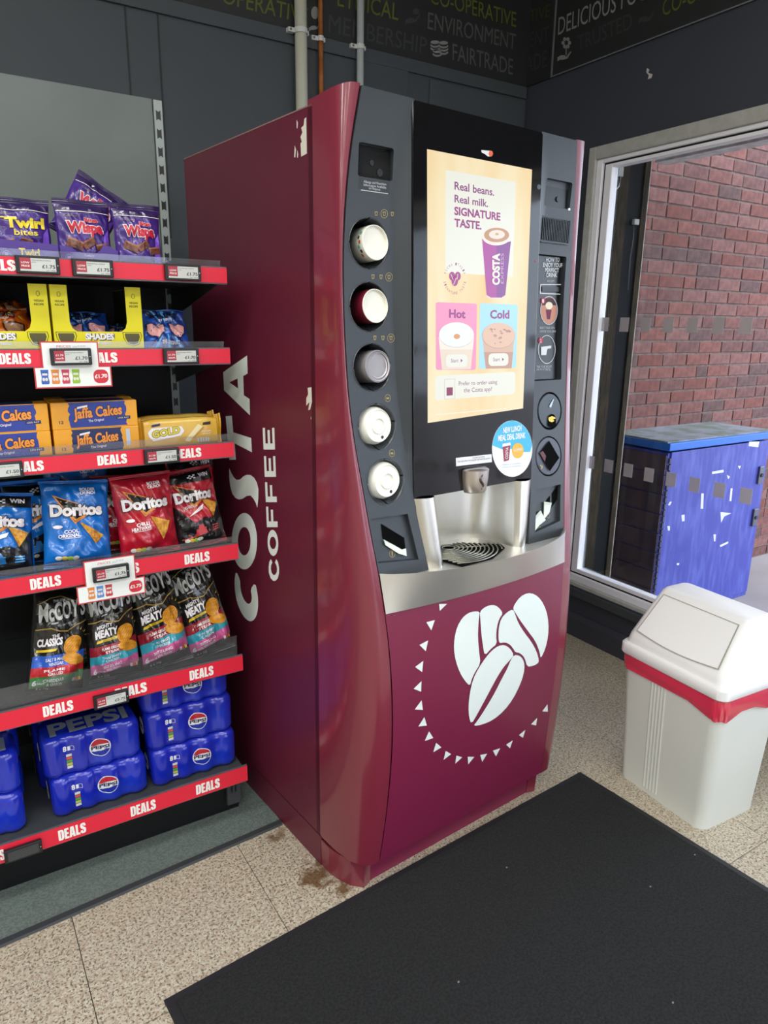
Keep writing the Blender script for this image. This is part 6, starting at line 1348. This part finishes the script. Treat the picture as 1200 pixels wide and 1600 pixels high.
# black entrance mat
mA, mB = PZ(255, 1560, .006), PZ(906, 1204, .006); mC = PZ(1200, 1396, .006)
dx = (mB-mA).normalized(); dy = (mC-mB).normalized(); dy = (dy-dx*dy.dot(dx)).normalized()
wl = (mB-mA).length; dl = 1.15
M_pile = mat('mat_pile_black', '0f1011', 0.95, c2='222324', scale=150, bump=0.9, bscale=300); M_rub = mat('mat_rubber_edge', '1d1e22', 0.55)
mt = thing('door_mat', 'large black entrance mat in front of the vending machine', 'mat', (mB.x, mB.y, 0), (0, 0, math.atan2(dx.y, dx.x)))
MB().loft([[(-wl, 0, 0), (0, 0, 0), (0, -dl, 0), (-wl, -dl, 0)], [(-wl+.003, -.003, .004), (-.003, -.003, .004), (-.003, -dl+.003, .004), (-wl+.003, -dl+.003, .004)]]).build('rubber_border', M_rub, mt)
MB().grid(lambda a, b: (-wl+.022+(wl-.044)*a, -.022-(dl-.044)*b, .0062+.0009*noise.noise(Vector((a*40, b*30, 1)))+.0006*noise.noise(Vector((a*170, b*130, 2)))), 110, 84).build('pile', M_pile, mt, smooth=True, fix=False)
ro_ = random.Random(3)
for k in range(9):
    a, b = ro_.uniform(-wl*.95, -.05), ro_.uniform(-.8, -.08)
    MB().box(a, a+.004, b, b+.003, .006, .0085).build('crumb', mat('crumb_pale', '8d8a84', 0.8), mt)
# white swing bin with red liner
A = R(3.5); bl = thing('swing_bin', 'white plastic swing-lid bin with a red liner by the window', 'bin', (1.966, 1.203, 0), (0, 0, -A))
M_bin = mat('bin_white_plastic', 'd7d9d4', 0.42, bump=0.03, bscale=300); M_lid = mat('bin_lid_white', 'eeeef0', 0.38, bump=0.02, bscale=300); M_line = mat('bin_liner_red', 'e63a58', 0.25, coat=0.5, trans=0.2)
def bring(hx, hy, z, r=0.035, n=6, bow=0.0):
    P = []
    for cx, cy, a in ((hx-r, -hy+r, -90), (hx-r, hy-r, 0), (-hx+r, hy-r, 90), (-hx+r, -hy+r, 180)):
        for k in range(n+1): P.append((cx+r*math.cos(R(a+90*k/n)), cy+r*math.sin(R(a+90*k/n)), z))
    return P
hx0, hy0, hx1, hy1 = 0.130, 0.168, 0.152, 0.188
def bl_ring(z):
    f = z/0.47; return bring(hx0+(hx1-hx0)*f, hy0+(hy1-hy0)*f, z)
rb_ = [bl_ring(0.47*k/10) for k in range(11)]
r0 = []
for p in rb_[0]:      # scalloped foot: the corners reach lowest
    edge = max(min(1, (abs(p[0])/hx0-.62)/.2), 0)*max(min(1, (abs(p[1])/hy0-.62)/.2), 0)
    r0.append((p[0], p[1], 0.0 if edge > 0.1 else 0.012))
rb_[0] = r0
MB().loft(rb_, True, False).build('body', M_bin, bl, smooth=True, auto=40)
fl_ = MB()
for k in range(5):     # moulded ribs on the broad face
    yk = 0.058-0.0125*k
    fl_.add([(-(hx0+(hx1-hx0)*z/.47)-.0002-o_, yk+w_, z) for z, w_, o_ in ((.02, -.005, 0), (.02, .005, 0), (.02, 0, .0026), (.43, -.005, 0), (.43, .005, 0), (.43, 0, .0026))], [(0, 2, 5, 3), (2, 1, 4, 5)])
fl_.build('moulded_rib', M_bin, bl)
# liner folded over the rim, drooping unevenly
def liner(a, b):
    i = a*(len(rb_[10])); n_ = len(rb_[10]); i0 = int(i) % n_; i1 = (i0+1) % n_; f = i-int(i)
    p = Vector(bl_ring(0.462)[i0]).lerp(Vector(bl_ring(0.462)[i1]), f); c_ = Vector((0, 0, p.z)); d = (p-c_).normalized()
    droop = 0.058+0.034*noise.noise(Vector((a*9, 3, 0)))+0.022*math.exp(-((a-0.985) % 1.0-0.0)**2/0.0008)
    if p.x < -0.10 and p.y < -0.15: droop += 0.020
    z = 0.470-b*droop; q = p+d*(0.0035+0.004*math.sin(math.pi*b)+0.006*noise.noise(Vector((a*45, b*2.5, 5)))*b)
    return (q.x, q.y, z)
MB().grid(liner, 112, 8).build('liner', M_line, bl, smooth=True, fix=False)
# lid: rim band, sloping hood and flap
def LR(hx, hy, z, r=0.03, sx=0.0): return [(p[0]+sx, p[1], p[2]) for p in bring(hx, hy, z, r)]
MB().loft([LR(.160, .196, .462), LR(.163, .199, .466), LR(.163, .199, .494), LR(.158, .194, .501), LR(.152, .188, .503), LR(.149, .185, .515), LR(.146, .182, .530, .03), LR(.105, .172, .600, .028, 0.012), LR(.062, .160, .668, .022, .022), LR(.054, .154, .676, .02, .024), LR(.045, .148, .678, .015, .024)], True, True).build('lid', M_lid, bl, smooth=True, auto=40)
# swing flap on the sloping front: follows the hood
def hood(b): return (-(.146)+b*(.146-.040-.0)+0.0, .532+b*(.668-.532))
def flp(a, b, o):
    x0_, z0_ = hood(b); nx, nz = -0.79, 0.61
    x0_ = -.146+(b)*(.106); return (x0_+nx*o, a*(.150-.018*b), z0_+nz*o)
mb = MB()
for o1, ins in ((0.0015, 0.0), ):
    mb.grid(lambda a, b: flp(-1+2*a, .10-.07*math.sin(math.pi*a)+(.92-.10+.07*math.sin(math.pi*a))*b, .0035), 16, 8)
fo = mb.build('flap', M_lid, bl, smooth=True, fix=False)
gapo = [(-1.03+2.06*k/16, .085-.07*math.sin(math.pi*k/16)) for k in range(17)]+[(1.03, .94), (-1.03, .94)]
gapi = [(-1.0+2.0*k/16, .105-.07*math.sin(math.pi*k/16)) for k in range(17)]+[(1.0, .925), (-1.0, .925)]
mb = MB(); mb.add([flp(p[0], p[1], .0030) for p in gapo]+[flp(p[0], p[1], .0026) for p in gapi], [(i, (i+1) % 19, (i+1) % 19+19, i+19) for i in range(19)])
mb.build('flap_gap', mat('gap_grey', 'a9a49c', 0.7), bl, fix=False)
